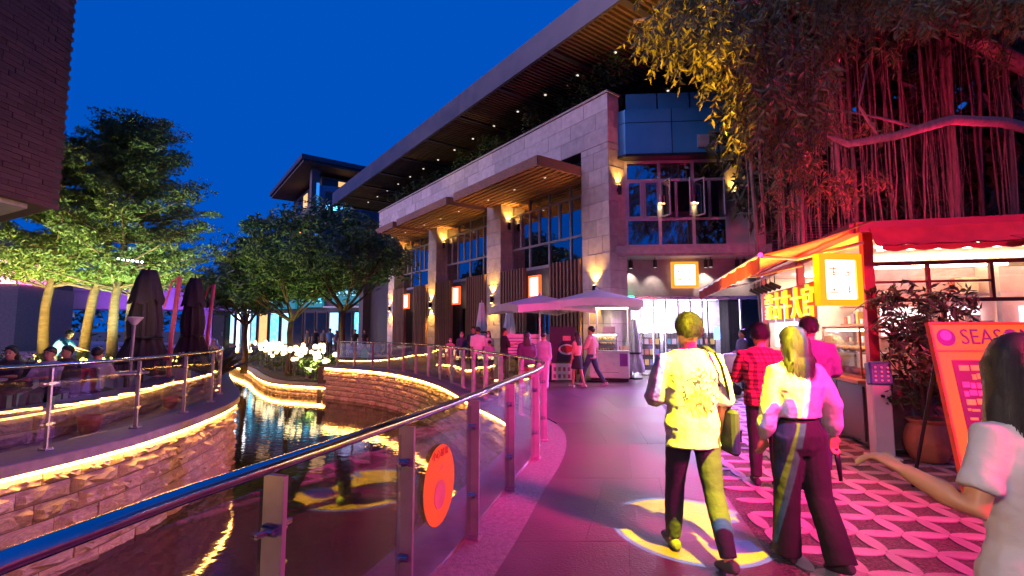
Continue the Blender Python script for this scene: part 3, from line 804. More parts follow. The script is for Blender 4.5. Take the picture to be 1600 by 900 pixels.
# side wall with louvres to the right of the corner shop, dark
lw_ = thing('louvre_wall', 'dark wall of fine horizontal louvres between the shop and the tree', 'wall', tuple(MC @ Vector((W + .05, .2, 0))), R(-4))
MB().bb(0, 9, .1, .3, 0, 9.4).build('wall_core', M_room, lw_)
lv = MB().bb(.2, 2.8, 0, .09, 0, .045).mesh('louvre', mat('louvre_metal', (.16, .14, .15), .5, metal=.3))
for k in range(32): inst(lv, 'louvre', lw_, (0, 0, 3.2 + k * .1))
MB().bb(2.85, 3.25, -.05, .098, 0, 9.3).build('pier', M_plaster, lw_)
dp = thing('drain_pipe', 'thin white drain pipe bending down the wall beside the first stone column', 'pipe', (3.72, 16.82, 0))
MB().tube([(0.25, 0, 4.1), (.05, 0, 4.05), (0, 0, 3.95), (0, 0, 2), (0, 0, 0.02)], .035, 10).build('pipe', M_plaster, dp, smooth=True)

# ================================================================== building on the left (overhanging brick volume)
M_brick = mat('dark_brick', (0.22, 0.105, 0.10), 0.85, c2=(0.10, 0.05, 0.052), scale=5, bump=.6, bscale=30, stretch=(1, .35, 3))
Lb = thing('brick_building', 'dark brick building overhanging the terrace with a pale soffit', 'building', (-8.75, 9.1, 0))
MB().prism([(-.02, 0), (-.02, -18), (-14, -18), (-14, 7.2)], 3.99, 16).build('upper_wall', M_core, Lb)
MB().prism([(-.3, -.3), (-.3, -18), (-14, -18), (-14, 6.7)], 3.90, 3.985).build('soffit', mat('white_soffit', (.62, .62, .66), .6), Lb)
MB().bb(-13, -6, -17, -3, 0.06, 3.895).build('ground_wall', M_bronze, Lb)
# brick courses: stretchers built on the face in view
bm_ = MB().box((0, 0, 0), (.04, 1, 1)).mesh('brick', M_brick)
r_ = random.Random(4); z = 3.94; nb = 0; restb = MB()
while z < 9.2:
    y = -(0.0 if round(z / .1) % 2 else .16)
    while y > -6.5:
        ln = .33 * r_.uniform(.85, 1.15); dx = r_.uniform(-.008, .009)
        if nb < 298 and y > -2.4 and z < 8: inst(bm_, 'brick', Lb, (dx, y - ln / 2, z + .05), (0, 0, 0), (1, ln - .01, .09)); nb += 1
        else: restb.box((dx, y - ln / 2, z + .05), (.04, ln - .01, .09))
        y -= ln
    z += .1
o = restb.build('upper_bricks', M_brick, Lb); o['kind'] = 'stuff'
o = MB().bb(-.9, -.7, -2.3, -2.1, 3.72, 3.899).cyl((-.8, -2.2, 3.55), (-.8, -2.2, 3.72), .06).build('security_camera', M_dark, Lb)
o = MB().cyl((-.5, -1.2, 3.6), (-.5, -1.2, 3.899), .07).build('soffit_spotlight', M_dark, Lb)
# ================================================================== food kiosk on the right
K = thing('food_kiosk', 'brightly lit food kiosk with red awnings at its corner', 'kiosk', (4.85, 6.55, 0), R(-14.3))
M_redp = mat('red_paint', (0.42, 0.03, 0.06), 0.45, c2=(0.33, 0.02, 0.05), scale=3, bump=.05)
M_awn = mat('red_awning_cloth', (0.55, 0.045, 0.055), 0.8, c2=(0.36, 0.025, 0.035), scale=4, bump=.3, bscale=60)
M_alu = mat('awning_arm', (0.55, 0.5, 0.5), 0.35, metal=.6)
M_ctr = mat('counter_wood', (0.40, 0.20, 0.09), 0.5, c2=(.28, .13, .06), scale=3, bump=.2, stretch=(1, 6, 10))
M_tile = mat('dark_plinth', (0.05, 0.04, 0.05), 0.3)
M_kw = mat('kiosk_wall', (0.72, 0.60, 0.50), 0.6, c2=(.62, .5, .42))
M_klight = emis('kiosk_tube', (1.0, 0.76, 0.50), 19, (1.0, .78, .55))
KL, KW = 5.6, 4.4
# floor, plinth, posts, roof
MB().bb(0.08, KW, 0.05, KL, 0.0, 0.06).build('kiosk_floor', M_tile, K)
for (x, y, h) in ((.05, .05, 3.0), (.05, 2.8, 2.95), (.05, KL - .05, 2.95), (2.2, .05, 3.0), (KW - .05, .05, 3.0)):
    MB().bb(x - .06, x + .06, y - .06, y + .06, .061, h).build('post', M_redp, K)
rf = MB().bb(-.1, KW + .1, -.1, KL + .1, 3.0, 3.08).build('roof', M_redp, K)
MB().bb(-.12, KW + .12, -.2, -.101, 2.96, 3.1).bb(-.2, -.101, -.1, KL + .1, 2.96, 3.1).build('gutter', M_redp, rf)
MB().bb(.05, KW, .05, KL, 2.90, 2.999).build('ceiling', M_kw, K)
MB().bb(KW - .08, KW, .12, KL, .07, 2.89).bb(.12, KW - .09, KL - .15, KL - .02, .07, 2.89).build('inner_wall', M_kw, K)
for k in range(4): MB().bb(.5, 3.6, .7 + k * 1.25, .8 + k * 1.25, 2.84, 2.895).build('tube_light', M_klight, K)
# left counter front (toward the footpath) and its goods
MB().bb(-.02, .1, .12, KL - .12, .07, .9).build('counter_front', M_tile, K)
MB().bb(-.12, .6, .12, KL - .12, .9, .95).build('counter_top', M_ctr, K)
for k in range(6):
    MB().bb(-.045, -.021, .2 + k * .88, .2 + k * .88 + .84, .12, .86).build('front_panel', mat('front_panel', (.10, .08, .10), .35), K)
cab = MB().bb(.02, .5, .35, 1.75, .951, .99).bb(.02, .5, .35, 1.75, 1.66, 1.7)
for (x, y) in ((.03, .36), (.49, .36), (.03, 1.74), (.49, 1.74)): cab.bb(x - .012, x + .012, y - .012, y + .012, .99, 1.66)
cab = cab.build('display_cabinet', M_ctr, K)
MB().bb(.012, .018, .38, 1.72, .995, 1.655).build('cabinet_glass', M_glass, cab)
MB().bb(.05, .47, .4, 1.7, 1.3, 1.315).build('cabinet_shelf', M_steel, cab)
MB().bb(.06, .1, .4, 1.7, 1.63, 1.655).build('cabinet_light', M_klight, cab)
M_bun = mat('bread', (.62, .36, .12), .6, c2=(.45, .22, .07), scale=9)
for k in range(18):
    b = MB().ball((0, 0, 0), (.06, .075, .045), 10, 6).build('bread_roll', M_bun, cab, smooth=True)
    b.location = (.13 + .17 * (k % 2), .47 + .14 * ((k // 2) % 9), 1.03 if k % 4 < 2 else 1.36)
big = MB().lathe([(.05, 0), (.23, .02), (.27, .25), (.22, .45), (.12, .58), (.02, .62)], (.3, 2.15, .951), 18).build('covered_pot', mat('steel_pot', (.7, .62, .4), .3, metal=.3), K, smooth=True)
for k in range(14):
    MB().lathe([(.03, 0), (.035, .1), (.03, .16), (.012, .19), (.012, .24)], (.05 + .11 * (k % 3), 2.55 + k * .16, .951), 10).build('sauce_bottle', mat('bottle%d' % (k % 4), [(.6, .1, .05), (.7, .5, .1), (.3, .12, .05), (.7, .7, .65)][k % 4], .3), K, smooth=True)
# rear shelves inside
for z in (1.35, 1.75, 2.15):
    MB().bb(1.6, 1.95, .9, KL - .3, z, z + .03).build('inner_shelf', M_ctr, K)
    for k in range(22):
        w_ = rnd.uniform(.08, .16); MB().bb(1.65, 1.85, 1.0 + k * .195, 1.0 + k * .195 + w_, z + .031, z + rnd.uniform(.12, .3)).build('product', mat('goods%d' % (k % 5), [(.75, .62, .4), (.6, .15, .1), (.8, .75, .7), (.7, .4, .1), (.35, .2, .3)][k % 5], .5), K)
MB().bb(1.99, 2.05, .9, KL - .3, .07, 2.6).build('inner_partition', M_kw, K)
lt = MB().bb(.2, .26, 3.2, 5.3, 1.25, 2.3).build('white_light_panel', emis('kiosk_panel', (.9, .85, 1.0), 2), K)
# hanging yellow characters with red edges
M_chY = mat('character_yellow', (.9, .55, .02), .4, emit=(1, .55, .02), es=.7)
sgn = MB().bb(-.16, -.12, .9, 4.6, 2.43, 2.46).build('sign_bar', M_redp, K)
for k, ch in enumerate('\u8499\u53e4\u725b\u5927\u5b98'):
    me = text_mesh(ch, .62, .03); me.materials.append(M_chY)
    o = inst(me, 'character', sgn, (-.17, 4.25 - k * .62, 2.1), (PI / 2, 0, -PI / 2), (.92, 1, 1))
    MB().bb(-.13, -.115, 4.25 - k * .62 - .27, 4.25 - k * .62 + .27, 1.8, 2.429).build('backing_board', M_redp, sgn)
# track spotlights under the awning
for k in range(6):
    sp = MB().cyl((-.1, 0, .05), (.1, 0, -.05), .04, n=10).build('track_spotlight', M_dark, K); sp.location = (-.38, 2.9 + k * .33, 2.52)
    MB().cyl((0, 0, .05), (0, 0, .2), .01, n=6).build('stem', M_dark, sp)
MB().bb(-.4, -.36, 2.6, 4.9, 2.72, 2.75).build('light_track', M_alu, K)
# awning on the left side with valance and arms
def awning(parent, x0, y0, x1, y1, zt, zb, axis, n=14, sag=.03, val=.2):
    """sloped cloth; axis 'L' : y runs along, x0 wall side, x1 outer side"""
    mb = MB(); vs = []; th = .01
    for i in range(n + 1):
        for j in range(6):
            a, b = i / n, j / 5
            if axis == 'L': p = (x0 + (x1 - x0) * b, y0 + (y1 - y0) * a, zt + (zb - zt) * b - sag * math.sin(PI * b) - .012 * math.sin(a * 40))
            else: p = (x0 + (x1 - x0) * a, y0 + (y1 - y0) * b, zt + (zb - zt) * b - sag * math.sin(PI * b) - .012 * math.sin(a * 40))
            vs.append(p)
    fs = [(i * 6 + j, i * 6 + j + 1, (i + 1) * 6 + j + 1, (i + 1) * 6 + j) for i in range(n) for j in range(5)]
    mb.add(vs, fs); k = len(vs)
    mb.add([(x, y, z + th) for x, y, z in vs], [tuple(reversed(f)) for f in fs])
    o = mb.build('awning', M_awn, parent, smooth=True)
    v = MB()
    for i in range(n + 1):
        a = i / n; wv = .012 * math.sin(i * 1.9)
        p = (x1 - .012 + wv, y0 + (y1 - y0) * a) if axis == 'L' else (x0 + (x1 - x0) * a, y1 - .012 + wv)
        v.v += [(*p, zb - .004), (*p, zb - val - .02 * (i % 2))]
    v.f = [(2 * i, 2 * i + 1, 2 * i + 3, 2 * i + 2) for i in range(n)]
    w_ = v.build('valance', M_awn, o); sm = w_.modifiers.new('s', 'SOLIDIFY'); sm.thickness = .006
    return o
aw = awning(K, -.21, -.85, -1.5, KL - .6, 2.99, 2.60, 'L', n=26)
MB().cyl((-1.5, -.85, 2.605), (-1.5, KL - .6, 2.605), .03, n=10).build('front_bar', M_alu, aw)
for y in (-.8, 1.6, KL - .7):
    MB().tube([(-.12, y + .5, 2.8), (-.8, y + .9 if y < 4 else y - .4, 2.66), (-1.48, y, 2.59)], .022, 8).build('folding_arm', M_alu, aw)
aw2 = awning(K, .0, -.205, 2.4, -.5, 3.0, 2.72, 'F', n=16, sag=.1, val=.06)
aw3 = awning(K, 1.3, -.55, 4.3, -1.5, 2.78, 2.50, 'F', n=14, val=.24)
MB().cyl((1.28, -1.5, 2.51), (4.3, -1.5, 2.51), .035, n=10).build('front_bar', M_alu, aw3)
for x in (1.5, 4.1): MB().tube([(x, -.05, 2.75), (x + .3, -.8, 2.62), (x, -1.48, 2.49)], .022, 8).build('folding_arm', M_alu, aw3)
# front windows (toward the camera side): transom grid, lower glass, sill wall
fr = MB(); 
for z in (1.0, 2.02, 2.52): fr.bb(.11, KW - .11, .02, .08, z, z + .05)
for x in (.75, 1.45, 2.3, 3.0, 3.7): fr.bb(x - .02, x + .02, .025, .075, 2.07, 2.519)
for x in (.9, 2.05, 3.2): fr.bb(x - .02, x + .02, .025, .075, 1.05, 2.019)
fr.bb(.11, 1.45, .028, .072, 2.28, 2.31)
fr = fr.build('front_window', mat('dark_red_frame', (.16, .03, .04), .5), K)
xs = [.11, .75, 1.45, 2.3, 3.0, 3.7, KW - .11]
for a, b in zip(xs, xs[1:]): MB().bb(a + .03, b - .03, .046, .054, 2.075, 2.515).build('pane', M_clear, fr)
xs = [.11, .9, 2.05, 3.2, KW - .11]
for a, b in zip(xs, xs[1:]): MB().bb(a + .03, b - .03, .046, .054, 1.055, 2.015).build('pane', M_clear, fr)
MB().bb(.11, KW - .11, .02, .1, .07, .99).build('front_wall', mat('plum_wall', (.16, .07, .10), .6), K)
MB().bb(.5, KW - .2, 1.3, 1.38, .5, 2.6).build('pink_back_panel', mat('pink_panel', (.72, .36, .34), .6), K)
for k in range(4): MB().bb(.7 + k * .9, 1.3 + k * .9, 1.26, 1.299, 1.55, 2.0).build('menu_light', emis('menu_light', (1.0, .72, .70), 2), K)
# yellow lit box sign at the corner
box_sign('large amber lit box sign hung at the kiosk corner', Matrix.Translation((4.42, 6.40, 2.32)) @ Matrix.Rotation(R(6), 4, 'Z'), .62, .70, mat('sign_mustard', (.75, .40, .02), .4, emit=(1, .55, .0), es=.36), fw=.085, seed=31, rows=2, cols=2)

# ---- things standing around the kiosk
sd = thing('hand_sanitiser_stand', 'white pedestal stand with a blue dotted head beside the kiosk corner', 'stand', (5.02, 6.45, 0), R(-14))
sd.location = (4.78, 6.35, 0)
M_wht = mat('white_enamel', (.72, .70, .74), .35, c2=(.66, .64, .68))
MB().bb(-.16, .16, -.14, .14, .009, .03).build('base_plate', M_wht, sd)
MB().prism([(-.11, -.09), (.11, -.09), (.11, .09), (-.11, .09)], .03, 1.0).build('column', M_wht, sd, bevel=.015)
hd = MB().box((0, -.02, 1.08), (.25, .16, .3), m=Matrix.Rotation(R(-10), 3, 'X')).build('head', mat('blue_panel', (.06, .12, .35), .4), sd, bevel=.02)
for k in range(12): MB().ball(((k % 3 - 1) * .07, -.115, 1.0 + (k // 3) * .055), (.015, .006, .015), 8, 4).build('dot', M_wht, hd)
MB().cyl((0, -.12, .8), (0, -.09, .8), .02, n=10).build('button', M_dark, sd)

pp = thing('potted_plant', 'bushy plant with palm fronds in a ribbed terracotta urn', 'plant', (5.2, 6.15, 0))
prof = [(.14, 0)]
for i in range(22):
    z = .02 + i * .022; r0 = .125 + .115 * math.sin(PI * min(1, (z + .06) / .62)) ; prof.append((r0 + (.008 if i % 2 else 0), z))
prof += [(.2, .50), (.215, .52), (.19, .53), (.17, .47), (.02, .47)]
MB().lathe(prof, (0, 0, .01), 28).build('urn', mat('terracotta', (.40, .15, .09), .7, c2=(.30, .10, .06), scale=8, bump=.3), pp, smooth=True)
st = MB(); lf = MB(); r = random.Random(12)
for k in range(9):
    a = r.uniform(0, 6.28); rr = r.uniform(.1, .5); st.tube([(0, 0, .45), (rr * .4 * math.cos(a), rr * .4 * math.sin(a), 1.0), (rr * math.cos(a), rr * math.sin(a), r.uniform(1.4, 1.9))], [.016, .012, .006], 6)
st.build('stem', MATS['bark'], pp)
leaf_cloud(lf, [((r.uniform(-.38, .38), r.uniform(-.3, .3), r.uniform(.75, 2.1)), r.uniform(.16, .3)) for _ in range(30)], 60, .1, r, droop=.3, long=1.3)
M_pl = mat('plant_leaf', (0.05, 0.075, 0.03), 0.4, c2=(.025, .035, .015), scale=3)
o = lf.build('foliage', M_pl, pp); o['kind'] = 'stuff'
for k in range(12):
    a = k * .55 + r.uniform(-.2, .2); L_ = r.uniform(.5, .85); zb = r.uniform(1.4, 2.1); pts = []
    for i in range(9):
        q = i / 8; pts.append(Vector((math.cos(a) * L_ * q, math.sin(a) * L_ * q * .7, zb + .55 * q - .62 * q * q)))
    fd = MB(); fd.tube(pts, [.007] * 9, 5)
    for i in range(1, 9):
        tg = (pts[i] - pts[i - 1]).normalized(); sd_ = tg.cross(Vector((0, 0, 1))).normalized()
        for s_ in (-1, 1):
            for j in (0, .5):
                p = pts[i - 1].lerp(pts[i], j); tip = p + (tg * .6 + sd_ * s_) .normalized() * .2 * (1.1 - .5 * i / 9) - Vector((0, 0, .05)); w_ = tg * .013
                fd.add([p - w_, p.lerp(tip, .4) + w_ * .6 + Vector((0, 0, .01)), tip, p + w_], [(0, 1, 2, 3)])
    fd.build('frond', M_pl, pp)

bd = thing('menu_board', 'orange easel menu board headed SEASON leaning in front of the kiosk', 'board', (4.68, 4.4, 0), R(-6))
M_orb = mat('orange_board', (.62, .17, .02), .5, c2=(.54, .13, .02), scale=3, emit=(1, .20, .01), es=.22)  # faint glow added to the board colour, the board is no lamp
tilt = Matrix.Translation((0, 0, .13)) @ Matrix.Rotation(R(-11), 4, 'X')
def bpart(mb, name, mm, par=None):
    mb.v = [tuple(tilt @ Vector(v)) for v in mb.v]; return mb.build(name, mm, par or bd)
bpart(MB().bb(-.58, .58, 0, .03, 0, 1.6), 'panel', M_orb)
bpart(MB().bb(-.6, -.58, -.02, .04, 0, 1.62).bb(.58, .6, -.02, .04, 0, 1.62).bb(-.58, .58, -.02, .04, 1.6, 1.62).bb(-.58, .58, -.012, -.001, 1.33, 1.345), 'frame', mat('orange_frame', (.8, .16, .04), .45))
mp_ = bpart(MB().bb(-.46, .46, -.006, -.0005, .1, 1.25), 'poster', mat('plum_poster', (.10, .03, .10), .5, c2=(.16, .04, .10), scale=2))
tm = tilt @ Matrix.Rotation(PI / 2, 4, 'X')
M_ptxt = mat('poster_text', (.95, .30, .10), .5, emit=(1, .25, .05), es=.25); M_pt2 = mat('poster_pink', (.9, .25, .45), .5)  # printed lettering given a faint glow of its own
me = text_mesh('SEASON', .215, .002, 'LEFT'); M_navy = mat('navy_print', (.10, .03, .16), .5); me.materials.append(M_navy)
o = inst(me, 'lettering', bd); o.matrix_basis = tilt @ Matrix.Translation((-.335, -.004, 1.47)) @ Matrix.Rotation(PI / 2, 4, 'X') @ Matrix.Diagonal((.85, 1, 1, 1))
def bdisc(x, z, r, mm, y=-.003, nm='emblem'):
    mb = MB(); n = 20; mb.add([(x + r * math.cos(2 * PI * k / n), y, z + r * math.sin(2 * PI * k / n)) for k in range(n)] + [(x + r * math.cos(2 * PI * k / n), 0.001, z + r * math.sin(2 * PI * k / n)) for k in range(n)],
        [tuple(range(n - 1, -1, -1))] + [(k, (k + 1) % n, n + (k + 1) % n, n + k) for k in range(n)]); return bpart(mb, nm, mm)
bdisc(-.46, 1.47, .085, M_navy); bdisc(-.46, 1.49, .05, M_pt2, -.005); bdisc(.115, 1.468, .072, mat('violet_print', (.2, .06, .4), .5), -.009)
r = random.Random(5)
for k in range(13):
    z = 1.17 - k * .078
    x = -.42
    while x < .38:
        ww = r.uniform(.03, .10) * (1.4 if k < 5 else .8)
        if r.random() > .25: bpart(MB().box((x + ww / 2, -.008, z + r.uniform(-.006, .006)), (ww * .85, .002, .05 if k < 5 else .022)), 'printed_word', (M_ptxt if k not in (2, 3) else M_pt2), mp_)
        x += ww
for sx in (-1, 1): MB().tube([(sx * .5, .32, 1.5), (sx * .55, .75, .01)], .018, 6).build('rear_leg', M_dark, bd)
for sx in (-1, 1): MB().bb(sx * .53 - .03, sx * .53 + .03, .0, .06, .006, .2).build('foot', M_dark, bd)

# ================================================================== snack cart, parasols, boards near the building
M_canv = mat('white_canvas', (.78, .76, .78), .8, c2=(.70, .68, .70), scale=3, bump=.25, bscale=25)
def parasol(label, loc, half, ztop, zedge, rz, val=.22):
    t = thing('parasol', label, 'parasol', loc, rz)
    MB().cyl((0, 0, .05), (0, 0, ztop - .03), .03, n=10).build('pole', M_wht, t)
    MB().bb(-.35, .35, -.35, .35, 0.009, .06).build('base', M_dark, t)
    n = 8; mb = MB(); cor = [(-half, -half), (half, -half), (half, half), (-half, half)]; vs = [(0, 0, ztop)]; ring = []
    for q in range(4):
        a, b = cor[q], cor[(q + 1) % 4]
        for k in range(n):
            f = k / n; ring.append((a[0] + (b[0] - a[0]) * f, a[1] + (b[1] - a[1]) * f, zedge + .10 * math.sin(PI * f)))
    N_ = len(ring)
    for lv in (1, 2, 3):
        f = lv / 3; vs += [(x * f, y * f, ztop + (z - ztop) * f ** 1.15 - .03 * math.sin(PI * f)) for x, y, z in ring]
    fs = [(0, 1 + k, 1 + (k + 1) % N_) for k in range(N_)]
    for lv in (0, 1): fs += [(1 + lv * N_ + k, 1 + (lv + 1) * N_ + k, 1 + (lv + 1) * N_ + (k + 1) % N_, 1 + lv * N_ + (k + 1) % N_) for k in range(N_)]
    base = 1 + 2 * N_; vs += [(x * 1.005, y * 1.005, z - val) for x, y, z in ring]
    fs += [(base + k, base + N_ + k, base + N_ + (k + 1) % N_, base + (k + 1) % N_) for k in range(N_)]
    mb.add(vs, fs); o = mb.build('canopy', M_canv, t, smooth=False); s_ = o.modifiers.new('s', 'SOLIDIFY'); s_.thickness = .008
    for q in range(4): MB().tube([(0, 0, ztop - .12), (cor[q][0] * .95, cor[q][1] * .95, zedge + .01)], .012, 6).build('rib', M_wht, t)
    MB().ball((0, 0, ztop + .03), .05, 10, 6).build('finial', M_wht, t)
    return t
parasol('large square white parasol over the queue beside the snack cart', (.9, 15.6, 0), 1.3, 2.78, 2.36, R(22))
parasol('large square cream parasol sheltering the lit snack cart', (2.75, 15.55, 0), 1.38, 2.95, 2.50, R(-12))
cart = thing('snack_cart', 'white snack cart with a lit glass display case under the cream parasol', 'cart', (3.15, 15.7, 0), R(-10))
M_cw = mat('cart_white', (.78, .76, .78), .3, c2=(.68, .64, .7))
MB().bb(-.62, .62, -.38, .38, .12, .95).build('body', M_cw, cart, bevel=.02)
MB().bb(-.58, .58, -.34, .34, .01, .12).build('plinth', M_dark, cart)
MB().bb(-.66, .66, -.42, .42, .951, .985).build('counter', M_cw, cart, bevel=.01)
MB().bb(.32, .56, -.386, -.381, .5, .9).build('purple_poster', mat('purple_print', (.30, .05, .38), .5), cart)
MB().bb(-.5, .28, -.385, -.381, .3, .31).build('trim_line', M_dark, cart)
cs_ = MB().bb(-.55, .25, -.3, .25, .986, 1.0).bb(-.55, .25, -.3, .25, 1.5, 1.52)
for x in (-.54, .24):
    for y in (-.29, .24): cs_.bb(x - .01, x + .01, y - .01, y + .01, 1.0, 1.5)
cs_ = cs_.build('display_case', M_steel, cart)
MB().bb(-.53, .23, -.298, -.292, 1.0, 1.5).build('case_glass', M_clear, cs_)
MB().bb(-.53, .23, .2, .235, 1.0, 1.5).build('case_back', M_cw, cs_)
MB().bb(-.53, .23, -.28, -.24, 1.46, 1.495).build('case_light', emis('case_light', (1, .85, .5), 14), cs_)
for z in (1.15, 1.32): MB().bb(-.53, .23, -.25, .19, z, z + .012).build('case_shelf', M_clear, cs_)
for k in range(24): 
    b = MB().ball((0, 0, 0), (.04, .05, .035), 8, 5).build('pastry', mat('pastry%d' % (k % 3), [(.75, .5, .15), (.65, .35, .1), (.7, .6, .3)][k % 3], .6), cs_, smooth=True); b.location = (-.46 + .085 * (k % 8), -.12, 1.03 + .165 * (k // 8) + (.012 if k > 7 else 0))
MB().bb(-.2, .2, -.2, .2, 1.521, 1.75).build('box_stack', mat('cart_box', (.75, .55, .66), .5), cart)
for k in range(4): MB().lathe([(.03, 0), (.04, .12), (.042, .125)], (.36 + .08 * k, .1, .986), 10).build('cup', mat('cup', (.7, .4, .3), .5), cart)
for (x, y) in ((-.63, -.4), (.63, -.4), (-.63, .4), (.63, .4)): MB().bb(x - .02, x + .02, y - .02, y + .02, .986, 2.35).build('upright', M_cw, cart)
MB().bb(-.66, .66, -.43, .43, 2.351, 2.39).build('roof_frame', M_cw, cart)
MB().bb(-.6, .6, -.38, .38, 2.325, 2.348).build('roof_light', emis('cart_light', (1.0, .93, .8), 5), cart)
hb = MB(); glyph(hb, -.3, 2.5, .16, -.45, 3); glyph(hb, -.1, 2.5, .16, -.45, 4); glyph(hb, .1, 2.5, .16, -.45, 5); hb.build('header_lettering', mat('teal_print', (.05, .4, .5), .5), cart)
MB().bb(-.5, .3, -.435, -.431, 2.391, 2.62).build('header_board', M_cw, cart)

ab = thing('poster_board', 'dark upright poster board with a red bowl picture beside the snack cart', 'board', (1.62, 15.4, 0), R(-8))
MB().bb(-.42, .42, 0, .05, .62, 1.75).build('panel', mat('slate_poster', (.04, .035, .06), .4), ab)
MB().bb(-.36, .3, -.004, .0, .06, .58).build('price_sheet', M_cw, ab)
for k in range(8): MB().bb(-.3 + (k % 4) * .15, -.22 + (k % 4) * .15, -.008, -.0045, .12 + (k // 4) * .22, .24 + (k // 4) * .22).build('dish_picture', mat('dish%d' % (k % 3), [(.4, .05, .12), (.3, .1, .2), (.5, .2, .1)][k % 3], .5), ab)
MB().bb(-.36, .3, 0, .04, .04, .6).build('lower_panel', M_dark, ab)
def flat_disc(par, x, z, rx, rz_, y, mm, nm):
    n = 20; MB().add([(x + rx * math.cos(2 * PI * k / n), y, z + rz_ * math.sin(2 * PI * k / n)) for k in range(n)], [tuple(range(n - 1, -1, -1))]).build(nm, mm, par)
flat_disc(ab, .12, 1.02, .26, .17, -.003, M_cw, 'bowl_rim'); flat_disc(ab, .12, 1.03, .2, .12, -.006, mat('soup', (.55, .06, .03), .4), 'soup')
MB().bb(.0, .25, -.006, -.002, 1.3, 1.45).build('heading', mat('pink_print', (.7, .25, .3), .5), ab)
for x in (-.38, .38): MB().bb(x - .03, x + .03, .05, .3, .008, .04).bb(x - .02, x + .02, .05, .09, .04, 1.7).build('stand_leg', M_dark, ab)
mb_ = thing('menu_rack', 'white framed price list rack standing behind the dark poster board', 'board', (.55, 15.9, 0), R(-6))
MB().bb(-.75, .75, 0, .04, .75, 1.5).build('panel', M_cw, mb_)
for k in range(6): MB().bb(-.68, .1 + .5 * (k % 2), -.004, 0, .85 + k * .1, .88 + k * .1).build('text_line', mat('grey_print', (.25, .22, .28), .5), mb_)
for x in (-.7, .7): MB().bb(x - .02, x + .02, .05, .09, .008, 1.5).build('leg', M_dark, mb_)
def closed_parasol(label, loc, z0, z1, r, m, pole=M_wht, extra=None, folds=8):
    t = thing('closed_parasol', label, 'parasol', loc, rnd.uniform(0, 1))
    MB().cyl((0, 0, .02), (0, 0, z1 + .1), .025, n=10).build('pole', pole, t)
    MB().lathe([(.3, .009), (.3, .05), (.05, .08)], (0, 0, 0), 16).build('base', M_dark, t)
    mb = MB(); n = folds * 4; rows = 14; vs = []
    for i in range(rows + 1):
        f = i / rows; z = z0 + (z1 - z0) * f
        rr = r * (1 - .72 * f ** 1.3) * (1 - .25 * math.exp(-((f - .35) / .1) ** 2)); 
        for k in range(n):
            a = 2 * PI * k / n; q = rr * (.72 + .28 * math.cos(folds * a + f * 1.2)) + .01
            vs.append((q * math.cos(a), q * math.sin(a), z + .04 * math.sin(folds * a) * (1 - f)))
    fs = [(i * n + k, i * n + (k + 1) % n, (i + 1) * n + (k + 1) % n, (i + 1) * n + k) for i in range(rows) for k in range(n)] + [tuple(rows * n + k for k in range(n))]
    mb.add(vs, fs); o = mb.build('folded_canopy', m, t, smooth=True)
    MB().lathe([(r * .66, -.03), (r * .68, 0), (r * .66, .03)], (0, 0, z0 + (z1 - z0) * .35), 18).build('strap', M_dark, t)
    return t
closed_parasol('white closed parasol standing among the queue by the facade', (-1.25, 19.8, 0), .9, 2.75, .33, M_canv)
closed_parasol('white closed parasol half hidden behind the queue near the doorway', (-.1, 18.6, 0), .8, 2.55, .35, M_canv)
closed_parasol('grey closed parasol beside the snack cart and dark return wall', (4.1, 16.35, 0), .25, 2.0, .38, mat('grey_canvas', (.42, .42, .46), .8))
# ================================================================== trees and planting
M_bark = MATS['bark']
M_bark2 = mat('pale_bark', (0.30, 0.22, 0.16), 0.9, c2=(0.18, 0.13, 0.10), scale=6, bump=.6, stretch=(2, 2, .6))
M_l1 = mat('crown_leaf', (0.08, 0.19, 0.09), 0.45, c2=(0.04, 0.10, 0.045), scale=1.2)
M_l2 = mat('tier_leaf', (0.13, 0.21, 0.055), 0.5, c2=(0.08, 0.14, 0.04), scale=1.0)
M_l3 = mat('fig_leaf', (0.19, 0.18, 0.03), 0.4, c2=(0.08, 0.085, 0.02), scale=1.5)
def branch(mb, p, d, L, r, depth, ends, rr, spread=.6, up=.1):
    q = p; pts = [Vector(p)]; rad = [r]
    dv = Vector(d).normalized()
    for k in range(3):
        dv = (dv + Vector((rr.uniform(-.18, .18), rr.uniform(-.18, .18), up * rr.uniform(0, 1)))).normalized()
        q = pts[-1] + dv * L / 3; pts.append(q); rad.append(r * (1 - .17 * (k + 1)))
    mb.tube(pts, rad, 7 if r > .04 else 5)
    if depth == 0: ends.append(pts[-1]); return
    for k in range(rr.choice((2, 3, 3))):
        nd = (dv + Vector((rr.uniform(-1, 1), rr.uniform(-1, 1), rr.uniform(-.35, .5))) * spread).normalized()
        branch(mb, pts[-1], nd, L * rr.uniform(.62, .85), r * .58, depth - 1, ends, rr, spread, up)
